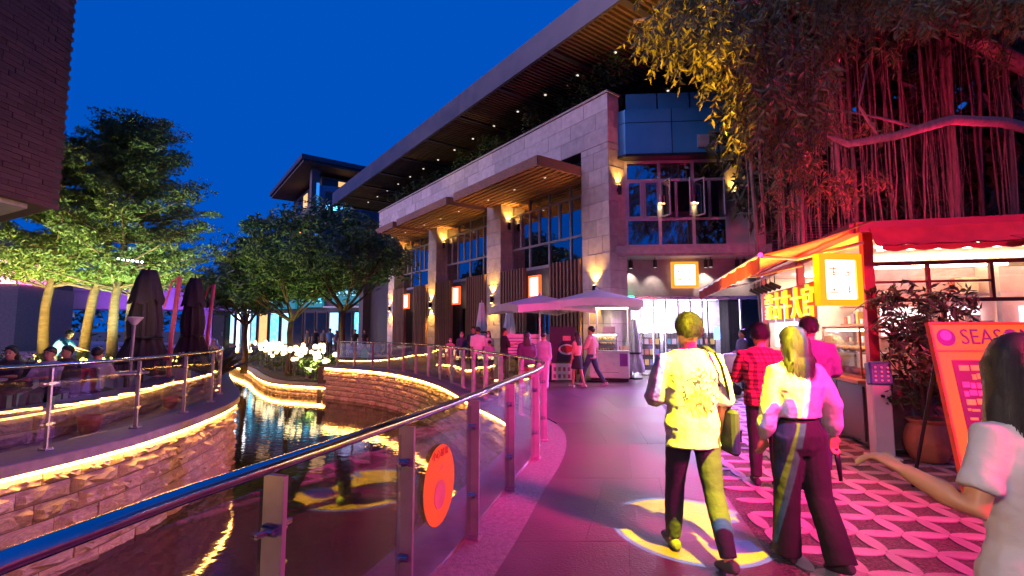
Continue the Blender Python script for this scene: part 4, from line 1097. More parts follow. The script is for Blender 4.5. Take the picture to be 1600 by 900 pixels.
def broad_tree(label, loc, h_trunk, crown_c, crown_r, n_cl, seed, group, lsize=.25, nleaf=105):
    rr = random.Random(seed)
    t = thing('broadleaf_tree', label, 'tree', loc, 0, group)
    mb = MB(); ends = []
    pts = [(0, 0, 0), (.04, .02, h_trunk * .4), (-.05, .03, h_trunk * .75), (.02, 0, h_trunk)]
    mb.tube(pts, [.2, .15, .13, .12], 10)
    for k in range(6):
        a = k * 1.05 + rr.uniform(-.3, .3); branch(mb, (.02, 0, h_trunk - .1), (math.cos(a), math.sin(a), rr.uniform(.5, 1.1)), crown_r[0] * .5, .085, 2, ends, rr)
    mb.build('trunk', M_bark, t, smooth=True)
    cl = []
    for _ in range(n_cl):
        while True:
            d = Vector((rr.uniform(-1, 1), rr.uniform(-1, 1), rr.uniform(-1, 1)))
            if .3 < d.length < 1: break
        d = d.normalized() * d.length ** .35
        zz = d.z if d.z > 0 else d.z * .6
        wob = 1 + .42 * noise.noise((d.x * 2.2 + seed * 5, d.y * 2.2, d.z * 2.2)); d = d * wob
        cl.append(((crown_c[0] + d.x * crown_r[0], crown_c[1] + d.y * crown_r[1], crown_c[2] + zz * crown_r[2]), rr.choice((.3, .4, .55, .7, .95))))
    cl += [(tuple(e), .6) for e in ends[:30]]
    lf = MB(); leaf_cloud(lf, cl, nleaf, lsize, rr, droop=.1, long=1.15, flat=.75)
    o = lf.build('crown', M_l1, t); o['kind'] = 'stuff'
    return t
g_ = 'broadleaf trees in the lantern bed'
broad_tree('tall spreading dark green tree rising from the bed of glowing lanterns', (-8.5, 24.2, -.72), 3.4, (-1.3, 0, 6.1), (3.7, 3.2, 2.3), 175, 1, g_)
broad_tree('smaller tree with a slender trunk left of the tall lantern bed tree', (-11.6, 25.2, -.72), 2.9, (0, .5, 5.1), (2.9, 2.5, 1.7), 95, 2, g_)
broad_tree('low tree leaning over the lantern bed near the white light columns', (-14.6, 26.4, -.72), 2.7, (-.4, .3, 4.6), (2.6, 2.2, 1.5), 90, 3, g_)

def tier_tree(label, loc, h, seed, lean=(0, 0), tiers=7, rmax=3.0, z0=3.0):
    rr = random.Random(seed)
    t = thing('tiered_tree', label, 'tree', loc, 0, 'tiered trees on the left terrace')
    mb = MB(); n = 9
    axis = [Vector((lean[0] * (k / n) + .06 * math.sin(k * 1.7), lean[1] * (k / n), h * k / n)) for k in range(n + 1)]
    mb.tube(axis, [.17 * (1 - .085 * k) for k in range(n + 1)], 10)
    lf = MB(); cl = []
    for i in range(tiers):
        f = i / (tiers - 1); z = z0 + (h - z0) * f; k = z / h * n; a0 = axis[min(n, int(k))]
        R_ = rmax * (1 - .75 * f ** 1.2) * (.75 if i == 0 else 1)
        nb = 6
        for b in range(nb):
            a = b * 2 * PI / nb + i * .7 + rr.uniform(-.25, .25); L_ = R_ * rr.uniform(.75, 1.15)
            pts = [Vector((a0.x, a0.y, z)) + Vector((math.cos(a) * L_ * q, math.sin(a) * L_ * q, .45 * q + .25 * q * q)) for q in (0, .35, .7, 1)]
            mb.tube(pts, [.045, .032, .02, .008], 5)
            for q in (.3, .45, .6, .75, .9, 1.02):
                p = pts[0].lerp(pts[3], q)
                for _ in range(2): cl.append(((p.x + rr.uniform(-.35, .35), p.y + rr.uniform(-.35, .35), p.z + rr.uniform(-.02, .14)), rr.uniform(.26, .5)))
    leaf_cloud(lf, cl, 40, .125, rr, long=1.2, flat=.3)
    mb.build('trunk', mat('ringed_bark', (.17, .125, .09), .9, c2=(.08, .055, .04), scale=5, bump=1.0, bscale=16, stretch=(1, 1, 4)), t, smooth=True)
    o = lf.build('crown', M_l2, t); o['kind'] = 'stuff'
    return t
tier_tree('slim tiered tree with a pale upright trunk nearest the brick building', (-15.6, 16.0, .05), 7.2, 11, (.3, 0), rmax=2.8)
tier_tree('tiered tree with a leaning amber lit trunk on the terrace', (-14.9, 16.6, .05), 8.2, 12, (1.3, 0), rmax=3.2)
tier_tree('tiered tree with an orange lit straight trunk nearest the dark parasols', (-13.5, 16.2, .05), 7.6, 13, (.3, .1), rmax=3.4)
tier_tree('darker tiered tree standing behind the amber lit trunks', (-15.6, 19.5, .05), 9.3, 14, (.5, 0), rmax=3.6)

# weeping fig with hanging roots over the kiosk
def fig_tree():
    rr = random.Random(33)
    t = thing('fig_tree', 'huge fig tree with drooping leaves and curtains of hanging roots over the kiosk', 'tree', (14.6, 11.8, 0))
    O = Vector((14.6, 11.8, 0))
    mb = MB()
    for k in range(11):
        a = k * 2 * PI / 11; r0 = rr.uniform(.3, .62)
        mb.tube([(r0 * 1.4 * math.cos(a), r0 * 1.4 * math.sin(a), 0), (r0 * math.cos(a) + rr.uniform(-.1, .1), r0 * math.sin(a), 2.5), (r0 * math.cos(a + .3), r0 * math.sin(a + .3), 5.5), (r0 * .9 * math.cos(a + .6), r0 * .9 * math.sin(a + .6), 9.5)], [.34, .24, .2, .15], 9)
    limbs = [[(0, 0, 8.8), (-2.0, -1.2, 9.9), (-6, -2.6, 10.3), (-10.8, -3.2, 8.6)], [(0, 0, 9.2), (-1.5, -2.5, 9.9), (-5, -4.0, 10.4), (-9.4, -4.4, 8.8)], [(0, 0, 7.6), (-3, .5, 9.9), (-7, .4, 10.6), (-11.6, -.6, 9.2)], [(0, 0, 7.4), (1.2, -3, 8.4), (1.0, -6, 8.6), (0, -8, 8.2)], [(.2, 0, 7), (3, 1, 8.5), (6, 2, 8.8)]]
    for L_ in limbs: mb.tube([Vector(L_[0]).lerp(Vector(L_[1]), q) for q in (0, .5)] + [Vector(p) for p in L_[1:]], [.26, .2, .16, .1, .05][:len(L_) + 1], 8)
    mb.build('trunk', M_bark2, t, smooth=True)
    b2 = MB(); b2.tube([Vector(p) - O for p in ((14.2, 11.6, 6.3), (10.6, 10.0, 6.1), (8.6, 9.1, 5.75), (7.4, 9.0, 5.38), (6.45, 8.95, 5.2), (6.0, 8.9, 5.35), (5.75, 8.9, 5.62))], [.14, .11, .095, .08, .065, .045, .03], 9)
    b2.tube([Vector(p) - O for p in ((8.0, 9.05, 5.55), (7.3, 9.3, 5.9), (6.6, 9.4, 6.1))], [.04, .025, .01], 6)
    b2.tube([Vector(p) - O for p in ((7.1, 9.0, 5.32), (6.6, 8.8, 5.9), (6.9, 8.9, 6.8))], [.035, .025, .012], 6)
    b2.build('low_branch', M_bark2, t, smooth=True)
    # hanging roots
    for k in range(150):
        X = rr.uniform(6.6, 13.8); Y = 10.2 + rr.uniform(1.6, 3.4) if X > 6.4 else rr.uniform(9.3, 12.6)
        if 4.6 < X < 10.6 and Y < 12.2: Y = rr.uniform(12.3, 13.4)
        zt = rr.uniform(9.6, 12.0); pts = []; x, y = X, Y
        zb = 0.0 if rr.random() < .5 else rr.uniform(3.0, 5.0)
        for i in range(9):
            f = i / 8; x += rr.uniform(-.07, .07); y += rr.uniform(-.05, .05); pts.append(Vector((x, y, zt + (zb - zt) * f)) - O)
        r0 = rr.choice((.004, .005, .007, .009, .012, .02)) if k % 18 else .06
        rb = MB(); rb.tube(pts, [r0 * rr.uniform(.8, 1.25) for _ in pts], 5)
        rb.build('hanging_root', M_bark2, t, smooth=True)
    cl = []
    zk = [(1.9, 6.8), (2.35, 6.1), (2.8, 6.0), (3.4, 6.05), (3.8, 5.7), (4.1, 4.8), (4.5, 4.3), (5.0, 4.4), (5.4, 5.4), (6.1, 6.4), (13, 6.6)]
    def zmin(x):
        for (a, b), (c, d) in zip(zk, zk[1:]):
            if a <= x <= c: return b + (d - b) * (x - a) / (c - a)
        return 6.6
    while len(cl) < 190:
        X8 = rr.uniform(2.75, 10.5); Y = rr.uniform(7.2, 10.8); q = Y / 8
        z = rr.uniform(3.9, 9.2)
        if z < zmin(X8) + .75: continue
        if X8 > 5.4 and rr.random() < .1: continue
        X = X8 * q; Z = 1.65 + (z - 1.65) * q
        if Y > 7.2 and X > 5 and Z < 4.3 and False: continue
        cl.append((X, Y, Z))
    while len(cl) < 250:                                   # dense drooping fringe along the lower edge of the crown
        X8 = rr.uniform(2.55, 5.3); Y = rr.uniform(7.0, 8.6); q = Y / 8; z = zmin(X8) + rr.uniform(.5, 1.2)
        cl.append((X8 * q, Y, 1.65 + (z - 1.65) * q))
    nb_ = len(cl)
    while len(cl) < nb_ + 70: cl.append((rr.uniform(7.0, 13.5), rr.uniform(8.0, 10.5), rr.uniform(7.6, 9.6)))
    for _ in range(26): cl.append((rr.uniform(6.2, 9.5), rr.uniform(11.0, 12.0), rr.uniform(4.6, 7.4)))
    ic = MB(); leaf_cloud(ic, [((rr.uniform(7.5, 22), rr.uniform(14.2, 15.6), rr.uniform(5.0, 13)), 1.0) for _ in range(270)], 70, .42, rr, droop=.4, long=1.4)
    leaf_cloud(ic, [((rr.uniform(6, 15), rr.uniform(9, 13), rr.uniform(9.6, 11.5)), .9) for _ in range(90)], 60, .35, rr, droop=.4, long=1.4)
    ic.v = [tuple(Vector(v) - O) for v in ic.v]; ic.build('inner_crown', mat('shaded_leaf', (.045, .06, .02), .5, c2=(.02, .03, .012)), t)['kind'] = 'stuff'  # dark backing leaves: the shade is put into the leaf colour
    lf = MB(); tw = MB()
    for (X, Y, Z) in cl:
        c = Vector((X, Y, Z)) - O
        for s in range(6):
            p0 = c + Vector((rr.uniform(-.42, .42), rr.uniform(-.42, .42), rr.uniform(-.1, .4)))
            dv = Vector((rr.uniform(-.6, .2), rr.uniform(-.6, .2), -.8)).normalized(); L_ = rr.uniform(.3, .6)
            tw.tube([p0, p0 + dv * L_ * .5, p0 + dv * L_ + Vector((0, 0, -.08))], [.008, .006, .003], 3, cap=False)
            for k in range(13):
                f = (k + .5) / 13; p = p0 + dv * L_ * f + Vector((0, 0, -.08 * f * f))
                a = k * 2.4 + rr.uniform(-.4, .4); out = Vector((math.cos(a), math.sin(a), rr.uniform(-1.6, -.4))).normalized(); ln = rr.uniform(.12, .21); w = out.cross(Vector((rr.uniform(-1, 1), rr.uniform(-1, 1), .3))).normalized() * ln * .14
                nrm = out.cross(w).normalized() * ln * .05
                lf.add([p, p + out * ln * .4 + w + nrm, p + out * ln, p + out * ln * .4 - w + nrm], [(0, 1, 2, 3)])
    tw.build('twigs', M_bark, t)['kind'] = 'stuff'
    o = lf.build('crown', M_l3, t); o['kind'] = 'stuff'
fig_tree()

# ---- lantern bed
M_lan = emis('lantern_glow', (1.0, 0.82, 0.46), 1.7, (1.0, .74, .34), 12)
M_stem = mat('lantern_stem', (.2, .22, .15), .5)
gm = MB().ball((0, 0, 0), .12, 12, 8).mesh('globe', M_lan, True); sm_ = MB().cyl((0, 0, -1), (0, 0, -.1), .012, n=5).mesh('stem', M_stem); pm_ = MB().lathe([(.03, -.15), (.07, -.13), (.085, -.09), (.08, -.085)], (0, 0, 0), 10).mesh('cup', M_stem)
rl = random.Random(21); nl = 0
while nl < 92:
    i = rl.randrange(2, len(PLANT) - 10); dn = rl.uniform(.6, 3.2); x, y = offset(PLANT, -dn)[i]; x += rl.uniform(-.3, .3)
    if x > -8.9 or y > 36: continue
    t = thing('globe_lantern', 'round glowing globe lantern on a thin stalk among the bed of shrubs', 'lantern', (x, y, rl.uniform(.1, .75)), 0, 'globe lanterns in the planting bed')
    inst(gm, 'globe', t, sc=(1, 1, 1)); inst(sm_, 'stem', t, sc=(1, 1, t.location.z + .72)); inst(pm_, 'cup', t)
    t.scale = (rl.uniform(.85, 1.25),) * 3; t.children[1].scale = (1, 1, (t.location.z + .72) / t.scale[0]); nl += 1
gc = MB()
for _ in range(420):
    x, y = rl.uniform(-22, -8.7), rl.uniform(22.3, 34); i = min(range(len(PLANT)), key=lambda i: math.dist(PLANT[i], (x, y)))
    if y < PLANT[i][1] + .45: continue
    leaf_cloud(gc, [((x, y, -.72 + rl.uniform(.15, .75)), .4)], 16, .22, rl, long=1.6)
tag(gc.build('ground_cover', mat('bed_leaf', (.06, .10, .025), .5, c2=(.03, .05, .015), scale=2)), 'low green shrubs filling the lantern bed', 'shrubs', kind='stuff')

# ================================================================== left terrace furniture
M_dcan = mat('plum_canvas', (.045, .028, .04), .85, c2=(.03, .02, .028), scale=4, bump=.3, bscale=20)
M_pinkp = mat('pink_post', (.62, .10, .20), .45, c2=(.5, .07, .16))
def dark_parasol(label, loc, z1, r):
    t = closed_parasol(label, loc, .55, z1, r, M_dcan, M_dark, folds=9)
    # hood flap tied over the upper third
    mb = MB(); n = 28; vs = []
    for i, (f, rr) in enumerate(((0, .62), (.3, .52), (.7, .40), (1, .26))):
        for k in range(n):
            a = 2 * PI * k / n; q = r * rr * (1 + .16 * math.cos(7 * a + i)); vs.append((q * math.cos(a), q * math.sin(a), z1 - .75 + f * .78 + (.06 * math.sin(5 * a) if i == 0 else 0)))
    mb.add(vs, [(i * n + k, i * n + (k + 1) % n, (i + 1) * n + (k + 1) % n, (i + 1) * n + k) for i in range(3) for k in range(n)] + [tuple(3 * n + k for k in range(n))])
    mb.build('hood', M_dcan, t, smooth=True)
    g = MB()
    for k in range(5): 
        if k != 2: g.box((-.16 + .08 * k, -r * .98, .95), (.05, .01, .05 + .02 * (k % 2)))
    g.build('lettering', M_wht, t); t.rotation_euler = (0, 0, .35)
    return t
dark_parasol('large dark plum closed parasol on the left terrace behind the lamp', (-8.75, 11.5, .05), 3.0, .55)
dark_parasol('dark plum closed parasol further along the terrace by the spiky plant', (-9.15, 13.8, .05), 3.05, .46)
for (x, y, h, lb) in ((-8.0, 11.3, 2.85, 'tall pink cantilever post beside the large dark parasol'), (-9.05, 14.3, 2.95, 'tall pink cantilever post beside the further dark parasol')):
    t = thing('cantilever_post', lb, 'post', (x, y, .05))
    MB().tube([(0, 0, .04), (.02, 0, h * .5), (.14, 0, h)], [(.055, .04)] * 3, 10).build('mast', M_pinkp, t)
    MB().tube([(.13, 0, h - .03), (-.02, -.02, h - .1), (-.16, -.05, h - .75)], .022, 8).build('strut', M_pinkp, t)
    MB().bb(-.3, .3, -.3, .3, 0, .04).build('base', M_dark, t); MB().cyl((-.06, -.06, .95), (.1, -.06, .95), .07, n=12).build('crank', M_pinkp, t)
tl = thing('terrace_lamp', 'short lamp post with a glowing flared head on the terrace', 'lamp', (-8.1, 10.3, .05))
MB().tube([(0, 0, 0), (.0, 0, .9), (.02, 0, 1.7)], .03, 10).build('pole', mat('lamp_post_grey', (.4, .36, .4), .4, metal=.3), tl); MB().lathe([(.12, 0), (.12, .03), (.04, .05)], (0, 0, 0), 14).build('foot', M_dark, tl)
MB().lathe([(.03, 1.7), (.06, 1.72), (.16, 1.86), (.15, 1.87), (.05, 1.76)], (.02, 0, 0), 16).build('shade', M_wht, tl); MB().ball((.02, 0, 1.82), (.1, .1, .05), 12, 6).build('bulb', emis('lamp_bulb', (1, .85, .5), 9), tl); point('lamp_light', (.02, 0, 1.98), 8, (1, .75, .45), .06, tl)
sb = thing('stone_bench', 'long low stone bench with an amber light line behind the terrace glass', 'bench')
LB = [p for p in LEFT if 2.5 < p[1] < 12.5 and p[0] > -8.2]
m = MB(); ribbon(m, LB, 1.25, 1.62, .051, .44); m.build('bench_core', M_coping, sb)
m = MB(); ribbon(m, LB, 1.19, 1.68, .47, .53); m.build('bench_top', M_coping, sb, bevel=.01)
m = MB(); ribbon(m, LB, 1.205, 1.23, .44, .469); m.build('light_strip', emis('bench_led', (1.0, .5, .12), 2.5), sb)
_Sb = arclen(LB); stone_face(sb, LB, -1, 0, 0, 0, 0) if False else None
ob = offset(LB, 1.25); stone_face(sb, ob, -1, .2, arclen(ob)[-1] - .4, .06, .43, h=(.17, .2), w=(.4, .7), depth=.03, seed=8)
for k, (x, y, s) in enumerate(((-6.55, 7.6, 1), (-7.0, 10.0, .9), (-6.9, 5.4, 1.1))):
    t = thing('planter_pot', ('red glazed planter pot standing behind the terrace glass', 'red planter pot near the tip of the terrace', 'clay planter pot in front of the stone bench')[k], 'pot', (x, y, .05))
    MB().lathe([(.15, 0), (.24, .1), (.28, .35), (.3, .5), (.27, .5), (.25, .42), (.02, .42)], (0, 0, 0), 18).build('pot', mat('red_glaze', (.4, .05, .10), .35), t, smooth=True); t.scale = (s * .55,) * 3
ag = thing('spiky_plant', 'dark spiky rosette plant with broad pale leaf beside the parasols', 'plant', (-8.1, 13.2, .05))
for k in range(20):
    a = k * 2.4; L_ = .9 + .5 * (k % 3) / 2; el = .5 + .5 * (k % 4) / 3; pts = [Vector((math.cos(a) * L_ * q * math.cos(el), math.sin(a) * L_ * q * math.cos(el), .3 + L_ * math.sin(el) * q * (1.2 - .45 * q))) for q in (0, .3, .65, 1)]
    MB().tube(pts, [(.05, .012), (.09, .012), (.07, .01), (.006, .004)], 8).build('leaf', mat('agave_leaf', (.06, .09, .05), .5, c2=(.03, .05, .03)), ag, smooth=True)
# hedge and planters behind the terrace
hd_ = MB(); rh = random.Random(4)
for k in range(120): leaf_cloud(hd_, [((-24 + k * .115 + rh.uniform(-.2, .2), 15 + rh.uniform(-.4, .4) + (k * .02), .1 + rh.uniform(.1, .75)), .35)], 26, .13, rh)
tag(hd_.build('hedge', M_l1), 'clipped dark green hedge at the back of the terrace', 'hedge', kind='stuff')
M_fl = emis('flower_lamp', (1.0, .72, .12), 3)
for k in range(16):
    t = thing('box_planter', 'pale box planter with small yellow glowing flowers along the terrace', 'planter', (-18.5 + k * .62, 13.1 + k * .02, .05), R(2), 'box planters along the terrace')
    MB().bb(-.25, .25, -.14, .14, 0, .55).build('box', M_wht, t); f = MB()
    leaf_cloud(f, [((q, 0, .75), .2) for q in (-.15, 0, .15)], 30, .1, rh); f.build('foliage', M_leafs[0], t)['kind'] = 'stuff'
    for q in range(3): MB().ball((rh.uniform(-.2, .2), rh.uniform(-.15, .05), .72 + rh.uniform(0, .18)), .035, 8, 5).build('flower', M_fl, t)
# chairs and tables
M_ch = mat('rattan', (.12, .09, .08), .7, bump=.4)
def chair(loc, rz, lb):
    t = thing('terrace_chair', lb, 'chair', loc, rz, 'chairs on the left terrace')
    MB().bb(-.24, .24, -.24, .24, .42, .47).build('seat', M_ch, t, bevel=.01); MB().box((0, -.25, .7), (.46, .04, .44), m=Matrix.Rotation(R(8), 3, 'X')).build('backrest', M_ch, t, bevel=.01)
    for x in (-.2, .2):
        for y in (-.2, .2): MB().cyl((x, y, 0), (x, y, .42), .015, n=6).build('leg', M_dark, t)
def table(loc, lb):
    t = thing('terrace_table', lb, 'table', loc, 0, 'tables on the left terrace')
    MB().lathe([(.36, .71), (.38, .72), (.38, .745), (.36, .75)], (0, 0, 0), 22).build('table_top', M_wht, t); MB().cyl((0, 0, .03), (0, 0, .71), .03, n=8).build('stem', M_dark, t); MB().lathe([(.22, 0), (.22, .02), (.04, .03)], (0, 0, 0), 14).build('base', M_dark, t)
SEATS = [(-9.5, 9.2, R(200)), (-9.05, 9.9, R(165)), (-8.55, 9.0, R(185)), (-7.65, 8.9, R(10)), (-10.3, 10.0, R(170))]
for x, y, a in SEATS: chair((x, y, .05), a, 'dark woven terrace chair with a guest sitting on it behind the glass railing')
for x, y in ((-9.1, 8.25), (-7.75, 9.75), (-10.1, 8.9)): table((x, y, .05), 'round white terrace table between the seated guests')

# ================================================================== background
def boxwin(par, x0, x1, y, z0, z1, nx, nz, mm, frame=M_bronze, nm='window', gap=.12):
    wx, wz = (x1 - x0) / nx, (z1 - z0) / nz
    for i in range(nx):
        for j in range(nz):
            m_ = mm[(i * 7 + j * 3) % len(mm)] if isinstance(mm, list) else mm
            f = MB().bb(x0 + i * wx + gap / 2, x0 + (i + 1) * wx - gap / 2, y - .08, y - .002, z0 + j * wz + gap / 2, z0 + (j + 1) * wz - gap / 2).build(nm, frame, par)
            MB().bb(x0 + i * wx + gap, x0 + (i + 1) * wx - gap, y - .1, y - .081, z0 + j * wz + gap, z0 + (j + 1) * wz - gap).build('pane', m_, f)
M_dkw = mat('dark_pane', (.02, .03, .05), .1); M_wmw = emis('warm_window', (1.0, .55, .18), .5); M_cyw = emis('cyan_light', (.08, .62, 1.0), 1.0, (.25, .8, 1.0)); M_whw = emis('white_shop', (.35, .8, 1.0), .8)
Ht = thing('hotel_tower', 'distant tower with a broad overhanging flat roof and lit upper rooms', 'building', (-31.5, 70, 0), R(36.4))
M_con = mat('tower_wall', (.20, .16, .15), .8, c2=(.15, .12, .115), bump=.1)
MB().bb(4, 26, 4, 24, 0, 26.3).build('wall', M_con, Ht)
rf = MB().bb(0, 28, 0, 26, 27.3, 28.0).build('roof', M_fascia, Ht); MB().prism([(.3, .3), (27.7, .3), (27.7, 25.7), (.3, 25.7)], 26.9, 27.29).build('soffit', mat('tower_soffit', (.14, .09, .07), .7), rf)
MB().bb(2.0, 3.2, 2.0, 3.2, 0, 26.89).bb(13, 14, 2, 3, 0, 26.89).build('corner_column', M_con, Ht)
boxwin(Ht, 4.3, 13, 4, 14, 26, 4, 4, [M_dkw, M_wmw, M_dkw, M_dkw, M_dkw]); boxwin(Ht, 14.5, 25.5, 4, 14, 26, 5, 4, [M_dkw, M_dkw, M_dkw, M_wmw, M_dkw, M_dkw])
for z in (18, 22): MB().bb(2.6, 27, 2.2, 3.99, z, z + .9).build('balcony', M_con, Ht)
sd2 = [MB().bb(3.9, 3.999, 5 + k * 4, 7.6 + k * 4, 15 + j * 4, 17.6 + j * 4).build('side_window', (M_dkw, M_wmw)[(k + j) % 4 == 0], Ht) for k in range(4) for j in range(3)]
Bl = thing('blue_glass_building', 'blue glass block with a bright blue sign below the tower', 'building', (-20.5, 50, 0), R(20))
MB().bb(0, 16, 0, 10, 0, 17).build('wall', mat('blue_cladding', (.05, .16, .30), .3, metal=.3), Bl); MB().bb(-.3, 0, -.1, 8, 11, 17.2).build('sign_panel', mat('blue_sign_panel', (.03, .2, .5), .4, emit=(.02, .22, .7), es=.5), Bl)
boxwin(Bl, .4, 15.6, 0, 1, 16.5, 8, 5, M_dkw, gap=.25)
g = MB()
for k in range(4): glyph(g, .9 + k * .75, 14.6, .62, -.18, 60 + k)
g.build('sign_lettering', emis('blue_letters', (.1, .5, 1.0), 3), Bl)
Sh = thing('shop_row', 'row of far shops with cyan lit signs and bright windows', 'building', (-27, 45.0, 0), R(-16))
MB().bb(0, 18, 0, 8, 0, 8.5).build('wall', mat('shop_render', (.17, .16, .18), .8), Sh); 
boxwin(Sh, .3, 17.7, 0, 0.2, 3.3, 14, 1, [M_whw, M_cyw, M_dkw, M_wmw, M_dkw, M_cyw, M_dkw, M_dkw, M_whw], gap=.2)
for k, (x0, x1, z0, z1) in enumerate(((1, 4.5, 3.6, 4.9), (5.0, 8.2, 3.5, 5.1), (8.6, 11, 3.6, 4.8), (12.0, 16.5, 3.8, 5.9))):
    f = MB().bb(x0, x1, -.3, -.004, z0, z1).build('fascia_sign', mat('teal_board', (.02, .14, .18), .4, emit=(.02, .3, .4), es=.25), Sh); g = MB()
    n_ = int((x1 - x0) / .8)
    for q in range(n_): glyph(g, x0 + .5 + q * .8, (z0 + z1) / 2, .7, -.31, 90 + k * 9 + q)
    g.build('lettering', M_whw if k % 2 else M_cyw, f)
MB().bb(11.8, 16.8, -1.2, -.31, 3.5, 3.62).build('white_awning', M_wht, Sh)
boxwin(Sh, .5, 17.5, 0, 5.9, 8.2, 9, 1, [M_dkw, M_dkw, M_wmw], gap=.3)
to = thing('light_totem', 'tall cyan white lit totem at the end of the stone building', 'sign', (-10.6, 37.2, 0), R(-10)); MB().bb(-.62, .62, 0, .2, .05, 3.2).build('casing', M_dark, to); MB().bb(-.55, .55, -.03, -.001, .15, 3.1).build('lit_face', emis('totem_face', (.75, .93, 1.0), 1.6), to); MB().bb(-1.7, -.8, 0, .15, 2.1, 2.9).build('side_sign', M_cyw, to)
for k, x in enumerate((-19.6, -18.9)):
    t = thing('light_column', 'tall white glowing column standing beyond the lantern bed', 'lamp', (x, 34.6, 0), 0, 'pair of white light columns'); MB().bb(-.14, .14, -.1, .1, -.02, 4.3).build('casing', M_steel, t); MB().bb(-.09, .09, -.13, -.101, .1, 4.2).build('lit_face', emis('column_light', (.95, .95, 1.0), 2.5), t)
dk = thing('dark_kiosk', 'dark grey cabinet beside the white light columns', 'cabinet', (-20.9, 34.6, 0)); MB().bb(-.5, .5, -.3, .3, -.02, 3.0).build('casing', M_dark, dk, bevel=.03); MB().bb(-.4, .4, -.32, -.301, .4, 2.7).build('door', M_bronze, dk); MB().cyl((.3, -.34, 1.2), (.3, -.34, 1.5), .02).build('handle', M_steel, dk)
Br = thing('footbridge', 'purple lit concrete footbridge crossing behind the terrace trees', 'bridge', (-70, 40, 0), R(10)); M_brd = mat('bridge_paint', (.36, .30, .42), .7, c2=(.30, .25, .36), bump=.1)
MB().bb(0, 54, 0, 4, 3.6, 5.6).build('deck', M_brd, Br); MB().bb(0, 54, -.1, -.001, 5.3, 5.7).build('edge_beam', M_brd, Br)
for k in range(10): MB().bb(k * 5.6 + 1, k * 5.6 + 6.4, .1, .13, 5.61, 6.8).build('glass_panel', M_glass, Br); MB().bb(k * 5.6 + .75, k * 5.6 + .9, .05, .2, 5.61, 6.85).build('rail_post', M_steel, Br)
for x in (8, 24, 40, 52): MB().bb(x, x + 1, 1, 2.5, 0, 3.59).build('pier', M_brd, Br)
Bw = thing('lit_arcade', 'low building with pink and white glowing screens at the bridge end', 'building', (-45, 33.2, 0), R(12)); MB().bb(0, 9, 0, 6, 0, 4.9).build('wall', mat('arcade_wall', (.35, .27, .24), .7), Bw); MB().bb(-2, 9.2, -.3, 6, 6.9, 9).build('roof', M_bronze, Bw); MB().bb(0, 8.9, 1, 6, 4.91, 6.89).build('upper_wall', M_room, Bw)
for k in range(4): MB().bb(.2 + k * 2.2, 2.2 + k * 2.2, -.1, .0, 5.0, 6.8).build('screen', emis('screen%d' % (k % 2), ((1.0, .72, .68), (1.0, .45, .6))[k % 2], 2.0, (1.0, .2, .45), 2.0), Bw)
MB().bb(9.0, 9.1, -.1, 3, 5.0, 6.6).build('side_screen', emis('pink_screen', (1.0, .15, .6), 2), Bw)
for k in range(9):
    t = thing('string_bulb', 'small white bulb of a string of lights among the tiered trees', 'bulb', (-12.9 + .155 * min(k, 6) , 15.4, 3.95 - .02 * k - (.35 * (k - 6) if k > 6 else 0)), 0, 'string of lights in the trees'); MB().ball((0, 0, 0), .035, 8, 5).build('bulb', M_cool, t); MB().cyl((0, 0, .03), (0, 0, .07), .015, n=6).build('socket', M_dark, t)
# far wooded ridge behind the bridge so that no bare horizon shows
wd = MB(); rw = random.Random(8)
for k in range(70): leaf_cloud(wd, [((-110 + k * 1.6, 82 + rw.uniform(-4, 4), rw.uniform(1, 7)), 3.2)], 45, 1.1, rw)
tag(wd.build('wood', M_l1), 'dark belt of trees beyond the footbridge', 'trees', kind='stuff')
